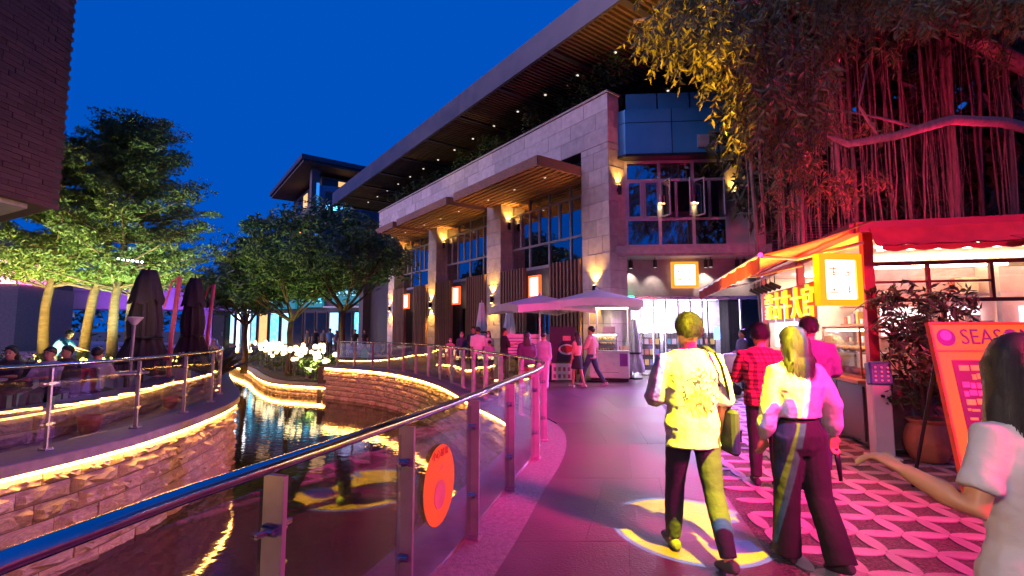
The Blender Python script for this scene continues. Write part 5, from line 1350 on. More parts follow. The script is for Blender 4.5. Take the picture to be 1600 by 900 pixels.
# wide dark rows of buildings closing the street to the right and behind
# ================================================================== people
SKIN = [mat('skin_a', (.52, .27, .16), .5, c2=(.45, .22, .13), scale=5), mat('skin_b', (.62, .29, .15), .5, c2=(.54, .24, .12), scale=5)]
M_hair = mat('black_hair', (.018, .014, .013), .42, c2=(.008, .006, .006), scale=30, bump=.4, stretch=(8, 8, .8))
M_eye = mat('eye', (.015, .012, .012), .2); M_lip = mat('lip', (.35, .12, .11), .5)
def cloth(name, c, **k): return mat('cloth_' + name, c, .85, c2=tuple(x * .82 for x in c), scale=k.get('scale', 3), bump=.6, bscale=k.get('bs', 7))
class NT:
    """tiny helper for procedural cloth prints in object space"""
    def __init__(s, m): s.nt = m.node_tree; s.N = s.nt.nodes; s.L = s.nt.links; s.tc = s.N.new('ShaderNodeTexCoord'); s.x = s.N.new('ShaderNodeSeparateXYZ'); s.L.new(s.tc.outputs['Object'], s.x.inputs[0])
    def m(s, op, a, b=0.0, c=0.0):
        n = s.N.new('ShaderNodeMath'); n.operation = op
        for i, v in enumerate((a, b, c)):
            if isinstance(v, (int, float)): n.inputs[i].default_value = v
            else: s.L.new(v, n.inputs[i])
        return n.outputs[0]
    def mix(s, f, a, b):
        n = s.N.new('ShaderNodeMix'); n.data_type = 'RGBA'
        for k, v in (('Factor', f), ('A', a), ('B', b)):
            if isinstance(v, (int, float)): n.inputs[k].default_value = v
            elif isinstance(v, tuple): n.inputs[k].default_value = (*v, 1)
            else: s.L.new(v, n.inputs[k])
        return n.outputs['Result']
    def noise(s, sc, det=3):
        n = s.N.new('ShaderNodeTexNoise'); n.inputs['Scale'].default_value = sc; n.inputs['Detail'].default_value = det; s.L.new(s.tc.outputs['Object'], n.inputs['Vector']); return n.outputs['Fac']
    def blob(s, cx, cz, rx, rz, wob=.35, nsc=14):
        dx = s.m('DIVIDE', s.m('SUBTRACT', s.x.outputs[0], cx), rx); dz = s.m('DIVIDE', s.m('SUBTRACT', s.x.outputs[2], cz), rz)
        d = s.m('ADD', s.m('MULTIPLY', dx, dx), s.m('MULTIPLY', dz, dz)); d = s.m('ADD', d, s.m('MULTIPLY', s.m('SUBTRACT', s.noise(nsc), .5), wob * 4)); return s.m('LESS_THAN', d, 1.0)
def cloth_bsdf(name): 
    m = cloth(name, (.8, .8, .8)); return m, m.node_tree.nodes['Principled BSDF']
def printed_tee():
    m, b = cloth_bsdf('printed_tee'); t = NT(m); col = (.44, .43, .42)
    back = t.m('LESS_THAN', t.x.outputs[1], -.02)
    col = t.mix(t.m('MULTIPLY', back, t.m('MULTIPLY', t.blob(-.07, 1.29, .075, .06), .75)), col, (.03, .20, .38))
    ln = t.m('LESS_THAN', t.m('ABSOLUTE', t.m('SUBTRACT', t.noise(17, 2), .5)), .034)
    reg = t.m('MULTIPLY', back, t.blob(.03, 1.2, .15, .17, .1)); col = t.mix(t.m('MULTIPLY', reg, ln), col, (.03, .03, .05))
    col = t.mix(t.m('MULTIPLY', back, t.m('MULTIPLY', t.blob(-.0, 1.11, .09, .1, .5, 22), .6)), col, (.28, .18, .03))
    wv = t.m('LESS_THAN', t.m('ABSOLUTE', t.m('SINE', t.m('MULTIPLY', t.m('ADD', t.x.outputs[0], t.m('MULTIPLY', t.noise(6), .12)), 60.))), .22)
    col = t.mix(t.m('MULTIPLY', t.m('MULTIPLY', back, wv), t.blob(.0, 1.06, .1, .05, .1)), col, (.05, .03, .02))
    col = t.mix(t.m('MULTIPLY', back, t.m('MULTIPLY', t.blob(.02, .97, .05, .05, .8, 20), .45)), col, (.25, .22, .22))
    t.L.new(col, b.inputs['Base Color']); return m
def plaid():
    m, b = cloth_bsdf('plaid'); t = NT(m)
    u = t.m('ADD', t.x.outputs[0], t.m('MULTIPLY', t.x.outputs[1], .7))
    def line(v, f, ph, w): return t.m('LESS_THAN', t.m('FRACT', t.m('ADD', t.m('MULTIPLY', v, f), ph)), w)
    col = (.62, .06, .09)
    for v in (u, t.x.outputs[2]):
        col = t.mix(t.m('MULTIPLY', line(v, 11., 5.0, .3), .72), col, (.012, .01, .015)); col = t.mix(t.m('MULTIPLY', line(v, 11., 5.35, .08), .8), col, (.02, .01, .02))
    t.L.new(col, b.inputs['Base Color']); return m

def remesh(o, vox, it=6, wr=0.0, wsc=.12):
    r = o.modifiers.new('remesh', 'REMESH'); r.mode = 'VOXEL'; r.voxel_size = vox; r.use_smooth_shade = True
    s = o.modifiers.new('smooth', 'SMOOTH'); s.iterations = it; s.factor = .5
    if wr:
        tx = bpy.data.textures.get('folds%d' % int(wsc * 100)) or bpy.data.textures.new('folds%d' % int(wsc * 100), 'CLOUDS'); tx.noise_scale = wsc; tx.noise_depth = 2
        d = o.modifiers.new('folds', 'DISPLACE'); d.texture = tx; d.strength = wr; d.mid_level = .5; d.texture_coords = 'LOCAL'

def person(label, loc, heading=0, H=1.7, sex='m', legs=((8, 5), (-8, 8)), arms=((0, 6, 12), (0, 6, 12)), lean=0, top=None, sleeve='short', hem=.84, bottom=None, low='trousers', hair='short',
           shoes=None, vox=.02, turn=0, skin=0, sit=False, group=None, armpts=None, mask=False, collar=.0, wr=0.0, flare=1.0, loose=1.0, hairm=None, curl=1.0):
    s = H / 1.75
    fine = vox < .012
    t = thing('person', label, 'person', loc, heading, group)
    f = sex == 'f'; sw = .165 if f else .195; hipx = .088
    ank = []; kn = []; hp = []
    for (a, k), sd in zip(legs, (-1, 1)):
        hpt = Vector((sd * hipx, 0, 0)); A = R(a); K_ = R(a - k)
        kne = hpt + Vector((sd * .012, math.sin(A), -math.cos(A))) * .43; an = kne + Vector((0, math.sin(K_), -math.cos(K_))) * .41
        hp.append(hpt); kn.append(kne); ank.append((an, K_))
    hz = .5 if sit else -min(a.z for a, _ in ank) + .085
    up = Vector((0, 0, hz)); hp = [h + up for h in hp]; kn = [k + up for k in kn]; ank = [(a + up, q) for a, q in ank]
    dz = hz - .925                                       # torso follows the pelvis
    ML = Matrix.Translation((0, 0, hz)) @ Matrix.Rotation(-R(lean), 4, 'X') @ Matrix.Translation((0, 0, -hz)) @ Matrix.Translation((0, 0, dz))
    MH = ML @ Matrix.Translation((0, 0, 1.5)) @ Matrix.Rotation(R(turn), 4, 'Z') @ Matrix.Translation((0, 0, -1.5))
    if f: TS = [(.86, .165, .12), (.95, .175, .125), (1.07, .128, .095), (1.2, .14, .105), (1.3, .155, .12), (1.4, .165, .1), (1.455, .13, .085), (1.485, .085, .07), (1.51, .055, .055)]
    else: TS = [(.86, .155, .118), (.95, .168, .125), (1.08, .15, .11), (1.2, .165, .118), (1.32, .185, .125), (1.41, .198, .112), (1.465, .155, .09), (1.495, .09, .07), (1.515, .06, .06)]
    def sc(mb):
        mb.v = [tuple(Vector(v) * s) for v in mb.v]; return mb
    arm = []
    for i, sd in enumerate((-1, 1)):
        S = ML @ Vector((sd * (sw - .012), 0, 1.415))
        if armpts and armpts[i]: E, Wr = (Vector(q) for q in armpts[i])
        else:
            a, ab, e = arms[i][:3]; inn = arms[i][3] if len(arms[i]) > 3 else 0
            d1 = Vector((sd * math.sin(R(ab)), math.cos(R(ab)) * math.sin(R(a)), -math.cos(R(ab)) * math.cos(R(a)))); E = S + d1 * .285
            d2 = Vector((sd * math.sin(R(ab * .4)) - sd * math.sin(R(inn)), math.sin(R(a + e)), -math.cos(R(a + e)))).normalized(); Wr = E + d2 * .245
        arm.append((S, E, Wr))
    # continuous body
    b = MB(); b.slices([(z, x * .86, y * .84, 0, 0) for z, x, y in TS], 14, ML)
    b.slices([(1.44, .062, .062, 0, -.005), (1.5, .055, .056, 0, -.002), (1.57, .052, .055, 0, .004), (1.6, .05, .055, 0, .004)], 12, ML)
    b.slices([(1.515, .03, .032, 0, .055), (1.53, .047, .06, 0, .038), (1.56, .062, .082, 0, .02), (1.60, .071, .094, 0, .008), (1.65, .077, .1, 0, -.002), (1.69, .075, .097, 0, -.004), (1.725, .058, .076, 0, -.004), (1.745, .03, .04, 0, -.004), (1.752, .01, .014, 0, -.004)], 16, MH)
    hb = MB(); hb.ball((0, .104, 1.612), (.014, .018, .022), 8, 6)
    for sd in (-1, 1): hb.ball((sd * .077, -.004, 1.622), (.013, .026, .034), 8, 6)
    hb.v = [tuple(MH @ Vector(v)) for v in hb.v]; b.add(hb.v, hb.f)
    for i, (S, E, Wr) in enumerate(arm):
        sd = (-1, 1)[i]; b.tube([S, S.lerp(E, .5), E, E.lerp(Wr, .35), Wr], [.05, .047, .038, .04, .027], 10)
        d = (Wr - E).normalized(); side = d.cross(Vector((0, 1, 0)) if abs(d.y) < .8 else Vector((0, 0, 1))).normalized(); nrm = side.cross(d)
        pal = Wr + d * .085; b.tube([Wr - d * .01, Wr + d * .04, pal], [(.026, .018), (.04, .017), (.042, .015)], 10, ref=tuple(side))
        if fine:
            for q in range(4):
                p0 = pal + side * (.029 - .0195 * q) - d * .01; L_ = (.072, .082, .076, .06)[q] * (1 - .1 * (abs(curl) - 1)); cu = nrm * (.012 if sd < 0 else -.012) * curl
                b.tube([p0, p0 + d * L_ * .45 + cu * .4, p0 + d * L_ * .78 + cu * 1.6, p0 + d * L_ * .95 + cu * 2.8], [.0095, .009, .0085, .007], 7)
            p0 = Wr + d * .025 + side * .03; b.tube([p0, p0 + d * .035 + side * .022, p0 + d * .065 + side * .024 + nrm * .01], [.0125, .0105, .0085], 7)
        else:
            b.tube([pal - d * .01, pal + d * .04, pal + d * .075], [(.038, .015), (.036, .014), (.025, .01)], 8, ref=tuple(side))
    for i in (0, 1):
        an, q = ank[i]; b.tube([hp[i] + Vector((0, 0, .03)), hp[i].lerp(kn[i], .5), kn[i], kn[i].lerp(an, .35), an, an + Vector((0, 0, -.03))], [.078, .066, .052, .053, .034, .034], 10)
    o = sc(b).build('body', SKIN[skin], t); remesh(o, vox * .85 if not fine else vox * .75, 4 if fine else 3)
    # clothes
    top = top or cloth('grey', (.3, .3, .32)); bottom = bottom or cloth('black', (.02, .02, .024))
    m = MB(); ez = .012
    sl = [(hem - .0, TS[1][1] * 1.04 * flare, TS[1][2] * 1.08 * flare, 0, 0)] if hem < .93 else []
    for z, x, y in TS:
        if z > hem + .02 and z < 1.5: sl.append((z, (x + ez) * (loose if z < 1.38 else 1), (y + ez) * (loose if z < 1.38 else 1), 0, -.004))
    sl.append((1.505, .068, .066, 0, -.002))
    m.slices(sl, 18, ML)
    for i, (S, E, Wr) in enumerate(arm):
        if sleeve == 'none': continue
        ad = ML @ Vector(((-1, 1)[i] * .1, 0, 1.41))
        if sleeve == 'short': m.tube([ad, S, S.lerp(E, .45), S.lerp(E, .74)], [q_ * (.84 if f else 1) for q_ in (.07, .068, .062 * loose, .066 * loose)], 12)
        elif sleeve == 'half': m.tube([ad, S, S.lerp(E, .5), E, E.lerp(Wr, .12)], [.075, .078, .075 * loose, .07 * loose, .07 * loose], 12)
        else: m.tube([ad, S, S.lerp(E, .5), E, E.lerp(Wr, .6), E.lerp(Wr, .95), E.lerp(Wr, 1.0)], [.072, .073, .066 * loose, .06 * loose, .062 * loose, .04, .036], 12)
    o = sc(m).build('top', top, t); remesh(o, vox, 5, wr or .012, .09)
    m = MB()
    if low == 'skirt':
        Mp = Matrix.Translation((0, 0, dz)); m.slices([(.60, .23, .19, 0, 0), (.7, .2, .165, 0, 0), (.85, .18, .14, 0, 0), (.98, .15, .11, 0, 0), (1.02, .135, .1, 0, 0)], 20, Mp)
    else:
        Mp = Matrix.Translation((0, 0, dz)); m.slices([(.80, .12, .1, 0, 0), (.86, .172, .13, 0, -.004), (.95, .182, .137, 0, -.006), (1.03, .15, .115, 0, 0), (1.06, .14, .105, 0, 0)], 16, Mp if not sit else Matrix.Translation((0, 0, dz + .02)))
        for i in (0, 1):
            an, q = ank[i]
            if low == 'shorts': m.tube([hp[i] + Vector((0, -.005, .03)), hp[i].lerp(kn[i], .5), hp[i].lerp(kn[i], .85)], [.105, .1, .095], 14)
            elif low == 'wide': m.tube([hp[i] + Vector((0, -.008, .02)), hp[i].lerp(kn[i], .5), kn[i], kn[i].lerp(an, .5), an + Vector((0, 0, -.035))], [.105, .1, .092, .093, .1], 16)
            else: m.tube([hp[i] + Vector((0, -.008, .02)), hp[i].lerp(kn[i], .5), kn[i], kn[i].lerp(an, .4), an + Vector((0, 0, .0))], [.1, .088, .07, .07, .056], 14)
    o = sc(m).build('skirt' if low == 'skirt' else low if low == 'shorts' else 'trousers', bottom, t); remesh(o, vox, 5, .01, .1)
    for i in (0, 1):
        an, q = ank[i]; q = q * .75 if not sit else 0; u = Vector((0, math.cos(q), math.sin(q) if q < 0 else 0)); u.z = -math.sin(-q) if q < 0 else 0; u.normalize(); w = Vector((0, -u.z, u.y))
        base = an - w * .045
        m = MB(); m.tube([base - u * .085, base - u * .06, base + u * .03, base + u * .11, base + u * .165, base + u * .185], [(.025, .03), (.036, .042), (.04, .044), (.046, .032), (.036, .024), (.012, .012)], 12, ref=(1, 0, 0))
        o = sc(m).build('shoe', shoes or cloth('shoe_black', (.03, .03, .035)), t); remesh(o, .012 if not fine else .008, 2)
    # hair
    rr = random.Random(int(H * 1000) + len(label)); hm = hairm or M_hair
    m = MB()
    def shell(rx, ry, rz, cy, cz, zlow_front, zlow_back, n=20, k=10):
        vs = []; 
        for i in range(k + 1):
            a = PI / 2 - (PI * .72) * i / k
            for j in range(n):
                an_ = 2 * PI * j / n; x = rx * math.cos(a) * math.cos(an_); y = ry * math.cos(a) * math.sin(an_); z = cz + rz * math.sin(a)
                fr = .5 + .5 * math.sin(an_); zl = zlow_back + (zlow_front - zlow_back) * fr ** 1.5
                if z < zl: z = zl - .005; x *= .8; y *= .8
                jit = 1 + .05 * noise.noise((x * 25 + H, y * 25, z * 25)); vs.append((x * jit, cy + y * jit, z))
        fs = [(i * n + j, i * n + (j + 1) % n, (i + 1) * n + (j + 1) % n, (i + 1) * n + j) for i in range(k) for j in range(n)] + [tuple(k * n + j for j in range(n))]
        m.add(vs, fs)
    if hair == 'short': shell(.1 if fine else .092, .122 if fine else .115, .117 if fine else .11, -.01, 1.66, 1.70, 1.575)
    elif hair == 'bald_cap': shell(.09, .112, .1, -.008, 1.665, 1.70, 1.6)
    else: shell(.092, .116, .11, -.01, 1.655, 1.71, 1.53)
    if hair in ('long', 'bob'):
        zb = 1.28 if hair == 'long' else 1.42
        m.slices([(zb, .075, .02, 0, -.10), (zb + .06, .105, .04, 0, -.09), (1.5, .108, .055, 0, -.07), (1.58, .1, .07, 0, -.05), (1.66, .09, .08, 0, -.03), (1.7, .05, .05, 0, -.02)], 16)
    if hair == 'bun': m.ball((0, -.1, 1.73), .045, 10, 8)
    if hair == 'ponytail': m.tube([(0, -.1, 1.68), (0, -.16, 1.64), (0, -.15, 1.5), (0, -.13, 1.38)], [.02, .035, .035, .01], 8)
    if fine:
        if hair == 'short':
            for _ in range(1500):
                a = rr.uniform(0, 2 * PI); e = math.asin(rr.uniform(-.45, 1)); d = Vector((math.cos(e) * math.cos(a), math.cos(e) * math.sin(a), math.sin(e))); p = Vector((d.x * .096, -.01 + d.y * .118, 1.66 + d.z * .113))
                if p.y > .04 and p.z < 1.7 or p.z < 1.59: continue
                tn = Vector((rr.uniform(-.6, .6), rr.uniform(-1.1, .1), -.9)); tn = tn - d * tn.dot(d); dn = (tn.normalized() + d * .28).normalized(); L_ = rr.uniform(.022, .05); w = dn.cross(d)
                if w.length < .01: continue
                w = w.normalized() * .0028; m.add([p - w, p + w, p + dn * L_ + d * .006], [(0, 1, 2)])
        else:
            for _ in range(1500):
                a = rr.uniform(-PI * 1.02, .02); x = .094 * math.cos(a); y = -.01 + .115 * math.sin(a) * (1 if math.sin(a) < 0 else .4); p0 = Vector((x * .6, y * .6, 1.745)); ou = rr.uniform(.98, 1.1); p1 = Vector((x * ou, y * ou, 1.64 + rr.uniform(-.02, .02)))
                zb = (1.27 if hair == 'long' else 1.4) + rr.uniform(-.06, .07); fl = rr.uniform(.9, 1.45)
                p2 = Vector((x * 1.08, y * .95 - .012, 1.52)); p3 = Vector((x * fl + rr.uniform(-.02, .02), y * .8 - .03 + rr.uniform(-.02, .02), zb)); w = Vector((-math.sin(a), math.cos(a), 0)) * rr.uniform(.0015, .005)
                m.add([p0 - w, p0 + w, p1 - w, p1 + w, p2 - w, p2 + w, p3 - w * .2, p3 + w * .2], [(0, 1, 3, 2), (2, 3, 5, 4), (4, 5, 7, 6)])
    m.v = [tuple(MH @ Vector(v)) for v in m.v]; sc(m).build('hair', hm, t, smooth=True)
    if hair == 'cap_' or hair == 'cap': pass
    e = MB()
    for sd in (-1, 1): e.ball((sd * .032, .086, 1.635), (.013, .009, .007), 8, 5); e.box((sd * .033, .091, 1.662), (.036, .008, .006))
    e.v = [tuple(MH @ Vector(v)) for v in e.v]; sc(e).build('eyes', M_eye, t)
    e = MB(); (e.slices([(1.525, .04, .03, 0, .07), (1.56, .06, .05, 0, .062), (1.6, .058, .05, 0, .064), (1.615, .04, .04, 0, .072)], 12) if mask else e.ball((0, .094, 1.57), (.023, .008, .006), 8, 5))
    e.v = [tuple(MH @ Vector(v)) for v in e.v]; sc(e).build('mask' if mask else 'mouth', M_wht if mask else M_lip, t)
    t['_h'] = s
    del t['_h']
    return t, arm, s

white = cloth('white', (.72, .70, .70)); black = cloth('black', (.02, .02, .024)); navy = cloth('navy', (.03, .04, .08)); denim = cloth('denim', (.06, .09, .17)); pink = cloth('pink', (.62, .32, .33)); purp = cloth('purple', (.20, .10, .30))
V = .0095
# -- foreground
p1, a1, s1 = person('man in a white printed T-shirt walking with a dark shoulder bag', (1.33, 3.62, 0.009), R(4), 1.77, 'm', ((16, 8), (-14, 12)), ((12, 12, 75, 20), (-6, 10, 20)), 1, printed_tee(), 'half', .80, cloth('dark_jeans', (.028, .032, .042), bs=12), hair='short',
       shoes=cloth('grey_shoe', (.10, .10, .10)), vox=V, wr=.022, loose=1.12, flare=1.15)
bg_ = thing('shoulder_bag', 'slim dark bag hanging by a strap at the hip of the printed T-shirt man', 'bag', (1.33, 3.62, 0.009), R(4))
MB().bb(.235, .30, -.14, .14, .74, 1.06).build('pouch', cloth('bag_navy', (.02, .025, .04)), bg_, bevel=.02)
MB().tube([(.13, -.12, 1.475), (.17, -.135, 1.38), (.225, -.11, 1.2), (.262, -.05, 1.06)], [(.004, .02)] * 4, 8).build('strap', cloth('strap', (.015, .015, .02)), bg_)
MB().tube([(.13, -.12, 1.475), (.12, 0, 1.52), (.14, .1, 1.45), (.2, .12, 1.25), (.265, .06, 1.06)], [(.018, .004)] * 5, 8).build('strap', MATS['cloth_strap'], bg_)
p2, a2, s2 = person('long haired woman in a white blouse and wide black trousers walking away', (2.06, 3.52, 0.012), R(6), 1.66, 'f', ((6, 2), (-7, 20)), ((4, 10, 12), (-8, 24, 22)), 2, cloth('blouse', (.40, .38, .38), bs=5), 'long', 1.0, cloth('black_wide', (.012, .012, .014)), low='wide', hair='bob',
       vox=V, wr=.022, loose=1.2, turn=6, skin=1)
Wr = p2.matrix_basis @ (a2[1][2] * s2); 
ph = thing('umbrella_strap', 'black folded strap dangling from the hand of the blouse woman', 'strap', (2.06, 3.52, .012), R(6)); q = a2[1][2] * s2
MB().tube([(q.x + .03, q.y + .02, q.z - .1), (q.x + .045, q.y + .02, q.z - .2), (q.x + .04, q.y, q.z - .33)], [(.02, .012), (.022, .013), (.014, .008)], 10).build('strap', M_dark, ph, smooth=True)
p3, _, _ = person('man in a red plaid shirt standing at the kiosk side', (2.68, 5.2, 0.012), R(-14), 1.69, 'm', ((4, 2), (-5, 4)), ((18, 12, 80, 25), (18, 10, 80, 25)), 3, plaid(), 'long', .86, black, hair='short', vox=.0115, wr=.022, loose=1.12, flare=1.12)
p4, _, _ = person('man in a purple T-shirt facing the kiosk counter', (3.45, 5.6, 0.012), R(-30), 1.77, 'm', ((3, 2), (-3, 3)), ((14, 10, 70, 25), (14, 10, 70, 25)), 3, cloth('plum_tee', (.16, .09, .20)), 'half', .84, navy, hair='short', vox=.0115, wr=.022, loose=1.15)
em = MB(); em.slices([(1.22, .05, .01, 0, -.152), (1.3, .055, .01, 0, -.16), (1.34, .03, .01, 0, -.16)], 12); em.build('bear_print', black, p4)
p5, _, _ = person('woman in a white T-shirt with long black hair reaching her arm out', (1.65, 1.55, 0.012), R(8), 1.62, 'f', ((6, 3), (-8, 6)), ((0, 8, 10), (10, 10, 30)), 2, cloth('white_tee', (.62, .60, .60)), 'short', .82, navy, hair='long', vox=V, wr=.022, loose=1.15,
       armpts=(tuple(Matrix.Rotation(R(-8), 3, 'Z') @ Vector(q) / (1.62 / 1.75) for q in ((-.235, -.03, 1.085), (-.325, .12, 1.165))), None), skin=1, turn=-52, curl=-2.2)
# -- group by the facade and cart
gq = 'people gathered by the snack cart'
def mg(label, u, Y, H, head, **k):
    return person(label, ((u - 800) / 750 * Y, Y, .0), R(head), H, group=gq, **k)
mg('short haired man in a pink T-shirt and ripped jeans walking past the cart', 923, 14.3, 1.8, 60, top=pink, bottom=denim, legs=((24, 6), (-18, 14)), arms=((20, 8, 40, 20), (-15, 8, 15)), shoes=cloth('white_shoe', (.6, .58, .58)), sleeve='half', vox=.016)
mg('woman with long hair in a pink top and black skirt by the cart', 901, 13.9, 1.58, 35, sex='f', top=cloth('salmon', (.66, .33, .28)), sleeve='none', low='skirt', hair='long', legs=((10, 4), (-10, 10)), hem=.95, shoes=MATS['cloth_white_shoe'], vox=.016)
mg('person in a lilac hoodie and dark cap with a black waist bag', 849, 13.4, 1.58, -20, sex='f', top=cloth('lilac', (.45, .36, .52)), sleeve='long', bottom=cloth('pale_pants', (.55, .48, .58)), low='wide', hair='bald_cap', loose=1.2)
mg('woman in a dark plum top with a red bag at her waist', 823, 11.6, 1.6, 10, sex='f', top=cloth('plum', (.10, .06, .12)), sleeve='half', bottom=cloth('red_wrap', (.42, .05, .09)), hair='long', loose=1.25, vox=.016)
mg('woman in a pale top lifting a phone to her face', 809, 16.5, 1.57, -60, sex='f', top=white, sleeve='half', hair='ponytail', arms=((60, 5, 80), (40, 5, 90)))
mg('man in a black T-shirt looking down at his hands', 788, 15.9, 1.7, -75, top=black, arms=((25, 6, 85), (25, 6, 85)), sleeve='half')
mg('small child standing behind the railing near the black shirted man', 765, 16.0, 1.3, 20, top=cloth('lavender', (.4, .33, .46)), hair='bald_cap')
mg('woman in a white top and dark cap facing the railing', 763, 17.3, 1.6, 180, sex='f', top=white, hair='long', mask=True)
mg('man in a white T-shirt seen from behind at the railing', 747, 16.2, 1.74, 15, top=white, bottom=navy, sleeve='half')
mg('man in dark clothes beside the white T-shirt man at the railing', 740, 17.9, 1.76, 170, top=navy)
mg('woman with long hair and a face mask in a dark jacket', 722, 17.3, 1.6, 175, sex='f', top=cloth('slate', (.10, .10, .16)), sleeve='long', hair='long', mask=True)
mg('girl in a pink dress and face mask behind the railing', 704, 16.8, 1.4, 190, sex='f', top=cloth('rose', (.6, .25, .28)), low='skirt', hair='long', mask=True, bottom=MATS['cloth_rose'])
# -- by the entrance
person('shop worker in a blue grey uniform standing outside the glass entrance', (6.3, 13.2, 0), R(95), 1.65, 'f', top=cloth('uniform', (.14, .17, .26)), bottom=MATS['cloth_uniform'], hair='bun', arms=((10, 5, 60), (10, 5, 60)), sleeve='half')
person('passer-by in black just beyond the plaid shirt man', (6.05, 11.9, 0), R(-10), 1.45, 'f', top=black, hair='short')
# -- far street
gf = 'people strolling along the far street'
for k, (u, Y, H, hd_, c, lb) in enumerate(((482, 33, 1.65, 150, (.05, .05, .06), 'far stroller in charcoal clothes nearest the lantern bed tree'), (494, 34, 1.7, 30, (.03, .03, .05), 'far stroller in black walking away from the pond'), (507, 35, 1.66, 200, (.25, .2, .18), 'far stroller in a tan jacket'), (517, 31, 1.72, 10, (.05, .16, .5), 'far stroller in a bright blue shirt'),
        (527, 33, 1.6, 170, (.06, .05, .1), 'far stroller in a dark violet top'), (534, 34, 1.68, 190, (.18, .08, .08), 'far stroller in a maroon top'), (556, 31, 1.66, 180, (.02, .02, .025), 'far stroller in a black coat beside the shop windows'), (571, 31.5, 1.64, 185, (.03, .02, .03), 'far stroller with long hair near the lit totem'))):
    person(lb, ((u - 800) / 750 * Y, Y, 0), R(hd_), H, 'f' if k in (4, 7) else 'm', top=cloth('far%d' % k, c), hair='long' if k in (4, 7) else 'short', vox=.03, group=gf)
# -- terrace guests
gt = 'guests on the left terrace'
cols = [('charcoal', (.06, .05, .05)), ('brown_shirt', (.16, .08, .05)), ('grey_white', (.5, .47, .48)), ('pale_shirt', (.6, .57, .6)), ('dim_blue', (.08, .12, .2))]
labs = ['dark haired guest in charcoal seated on the terrace', 'guest in a brown shirt seated across the terrace table', 'guest in a grey shirt seated beside the brown shirted one', 'guest in a pale shirt seated with back to the dark parasol', 'guest in dim blue seated under the brick building']
for k, (x, y, a) in enumerate(SEATS):
    person(labs[k], (x, y, .05), a, 1.68, 'f' if k in (0, 4) else 'm', ((84, 86), (80, 82)), ((35, 8, 60, 15), (30, 8, 60, 15)), 4, cloth(*cols[k]), 'half', .9, black, hair='long' if k in (0, 4) else 'short', sit=True, group=gt, vox=.02)
person('guest in a bright blue T-shirt bending over among the box planters', (-13.4, 14.1, .05), R(-70), 1.7, 'm', ((15, 8), (-5, 6)), ((40, 6, 30), (40, 6, 30)), 32, cloth('bright_blue', (.04, .25, .55)), 'half', .84, navy, group=gt)
person('guest in pink seen through the upper corner window', tuple(MC @ Vector((3.1, .75, 4.64))), R(178), 1.5, 'f', ((84, 86), (84, 86)), ((20, 8, 80, 20), (20, 8, 80, 20)), 5, cloth('soft_pink', (.5, .3, .36)), 'long', .9, black, hair='bob', sit=True, vox=.022)
for k in range(1):
    chr_ = thing('window_seat', 'low stool under the guest in the upper corner window', 'stool', tuple(MC @ Vector((3.1, .75, 4.64)))); MB().cyl((0, 0, 0), (0, 0, .38), .16, n=14).build('body', M_dark, chr_)
ws = thing('armchair', 'pale armchair behind the lower pane of the upper corner window', 'chair', tuple(MC @ Vector((.65, .6, 4.64))), R(170)); MB().bb(-.3, .3, -.28, .28, .1, .42).build('seat', M_canv, ws, bevel=.05); MB().box((0, -.28, .65), (.6, .12, .6), m=Matrix.Rotation(R(10), 3, 'X')).build('backrest', M_canv, ws, bevel=.05)
for x in (-.25, .25):
    for y in (-.22, .22): MB().cyl((x, y, 0), (x, y, .1), .02, n=6).build('leg', M_dark, ws)
# pushchair by the entrance
pc = thing('pushchair', 'white hooded pushchair parked outside the glass entrance', 'pushchair', (5.75, 12.6, 0), R(20))
mb = MB(); mb.slices([(.55, .2, .25, 0, 0), (.7, .24, .32, 0, 0), (.9, .23, .3, 0, .04), (1.02, .15, .2, 0, .06)], 18); mb.build('hood', M_wht, pc, smooth=True); MB().bb(-.2, .2, -.25, .3, .38, .54).build('seat', M_dark, pc, bevel=.03)
for x in (-.2, .2):
    MB().tube([(x, -.3, .15), (x, .0, .45), (x, .45, .95)], .015, 8).build('frame', M_steel, pc)
    for y in (-.3, .25): w = MB(); w.cyl((x - .02, y, .13), (x + .02, y, .13), .13, n=16); w.build('wheel', M_dark, pc)
MB().cyl((-.21, .45, .95), (.21, .45, .95), .018, n=8).build('handle', M_dark, pc)
# ================================================================== coloured night lighting (street projectors and floodlights)
def lamp_head(t, loc, aim, e, col, ang, blend=.6, r=.2, nm='flood_head'):
    d = (Vector(aim) - Vector(loc)).normalized(); q = d.to_track_quat('-Z', 'Y').to_euler()
    rel = Vector(loc) - t.location
    h = MB().box((0, 0, .09), (.2, .18, .14)).box((0, 0, .0), (.22, .2, .04)).build(nm, M_dark, t); h.location = rel; h.rotation_euler = q
    MB().box((0, 0, -.0235), (.17, .15, .005)).build('lens', emis('lens_%d' % int(e * 10 + ang), col, 2), h)
    s = spot('beam', (0, 0, -.03), (0, 0, -1), e, col, ang, blend, r, h)
    return s
def pole(label, loc, h):
    t = thing('light_pole', label, 'light pole', (*loc, 0)); MB().tube([(0, 0, 0), (0, 0, h)], [.06, .045], 12).build('pole', M_dark, t, smooth=True); MB().lathe([(.14, 0.005), (.14, .03), (.06, .05)], (0, 0, 0), 14).build('foot', M_dark, t); return t
lp = pole('dark pole carrying red and pink floodlights beside the petal floor', (4.6, -0.4), 4.6)
lamp_head(lp, (4.5, -.3, 4.4), (2.6, 4.0, .6), 800, (1.0, .04, .10), 80, r=.4)
lamp_head(lp, (4.4, -.45, 4.6), (0.6, 4.2, 0), 700, (1.0, .015, .18), 95, r=.6)
lamp_head(lp, (4.65, -.25, 4.2), (5.6, 5.5, 2.4), 700, (1.0, .03, .09), 80)
lamp_head(lp, (4.35, -.2, 4.5), (0.8, 8.2, 0), 4200, (1.0, .01, .26), 46, r=.6)
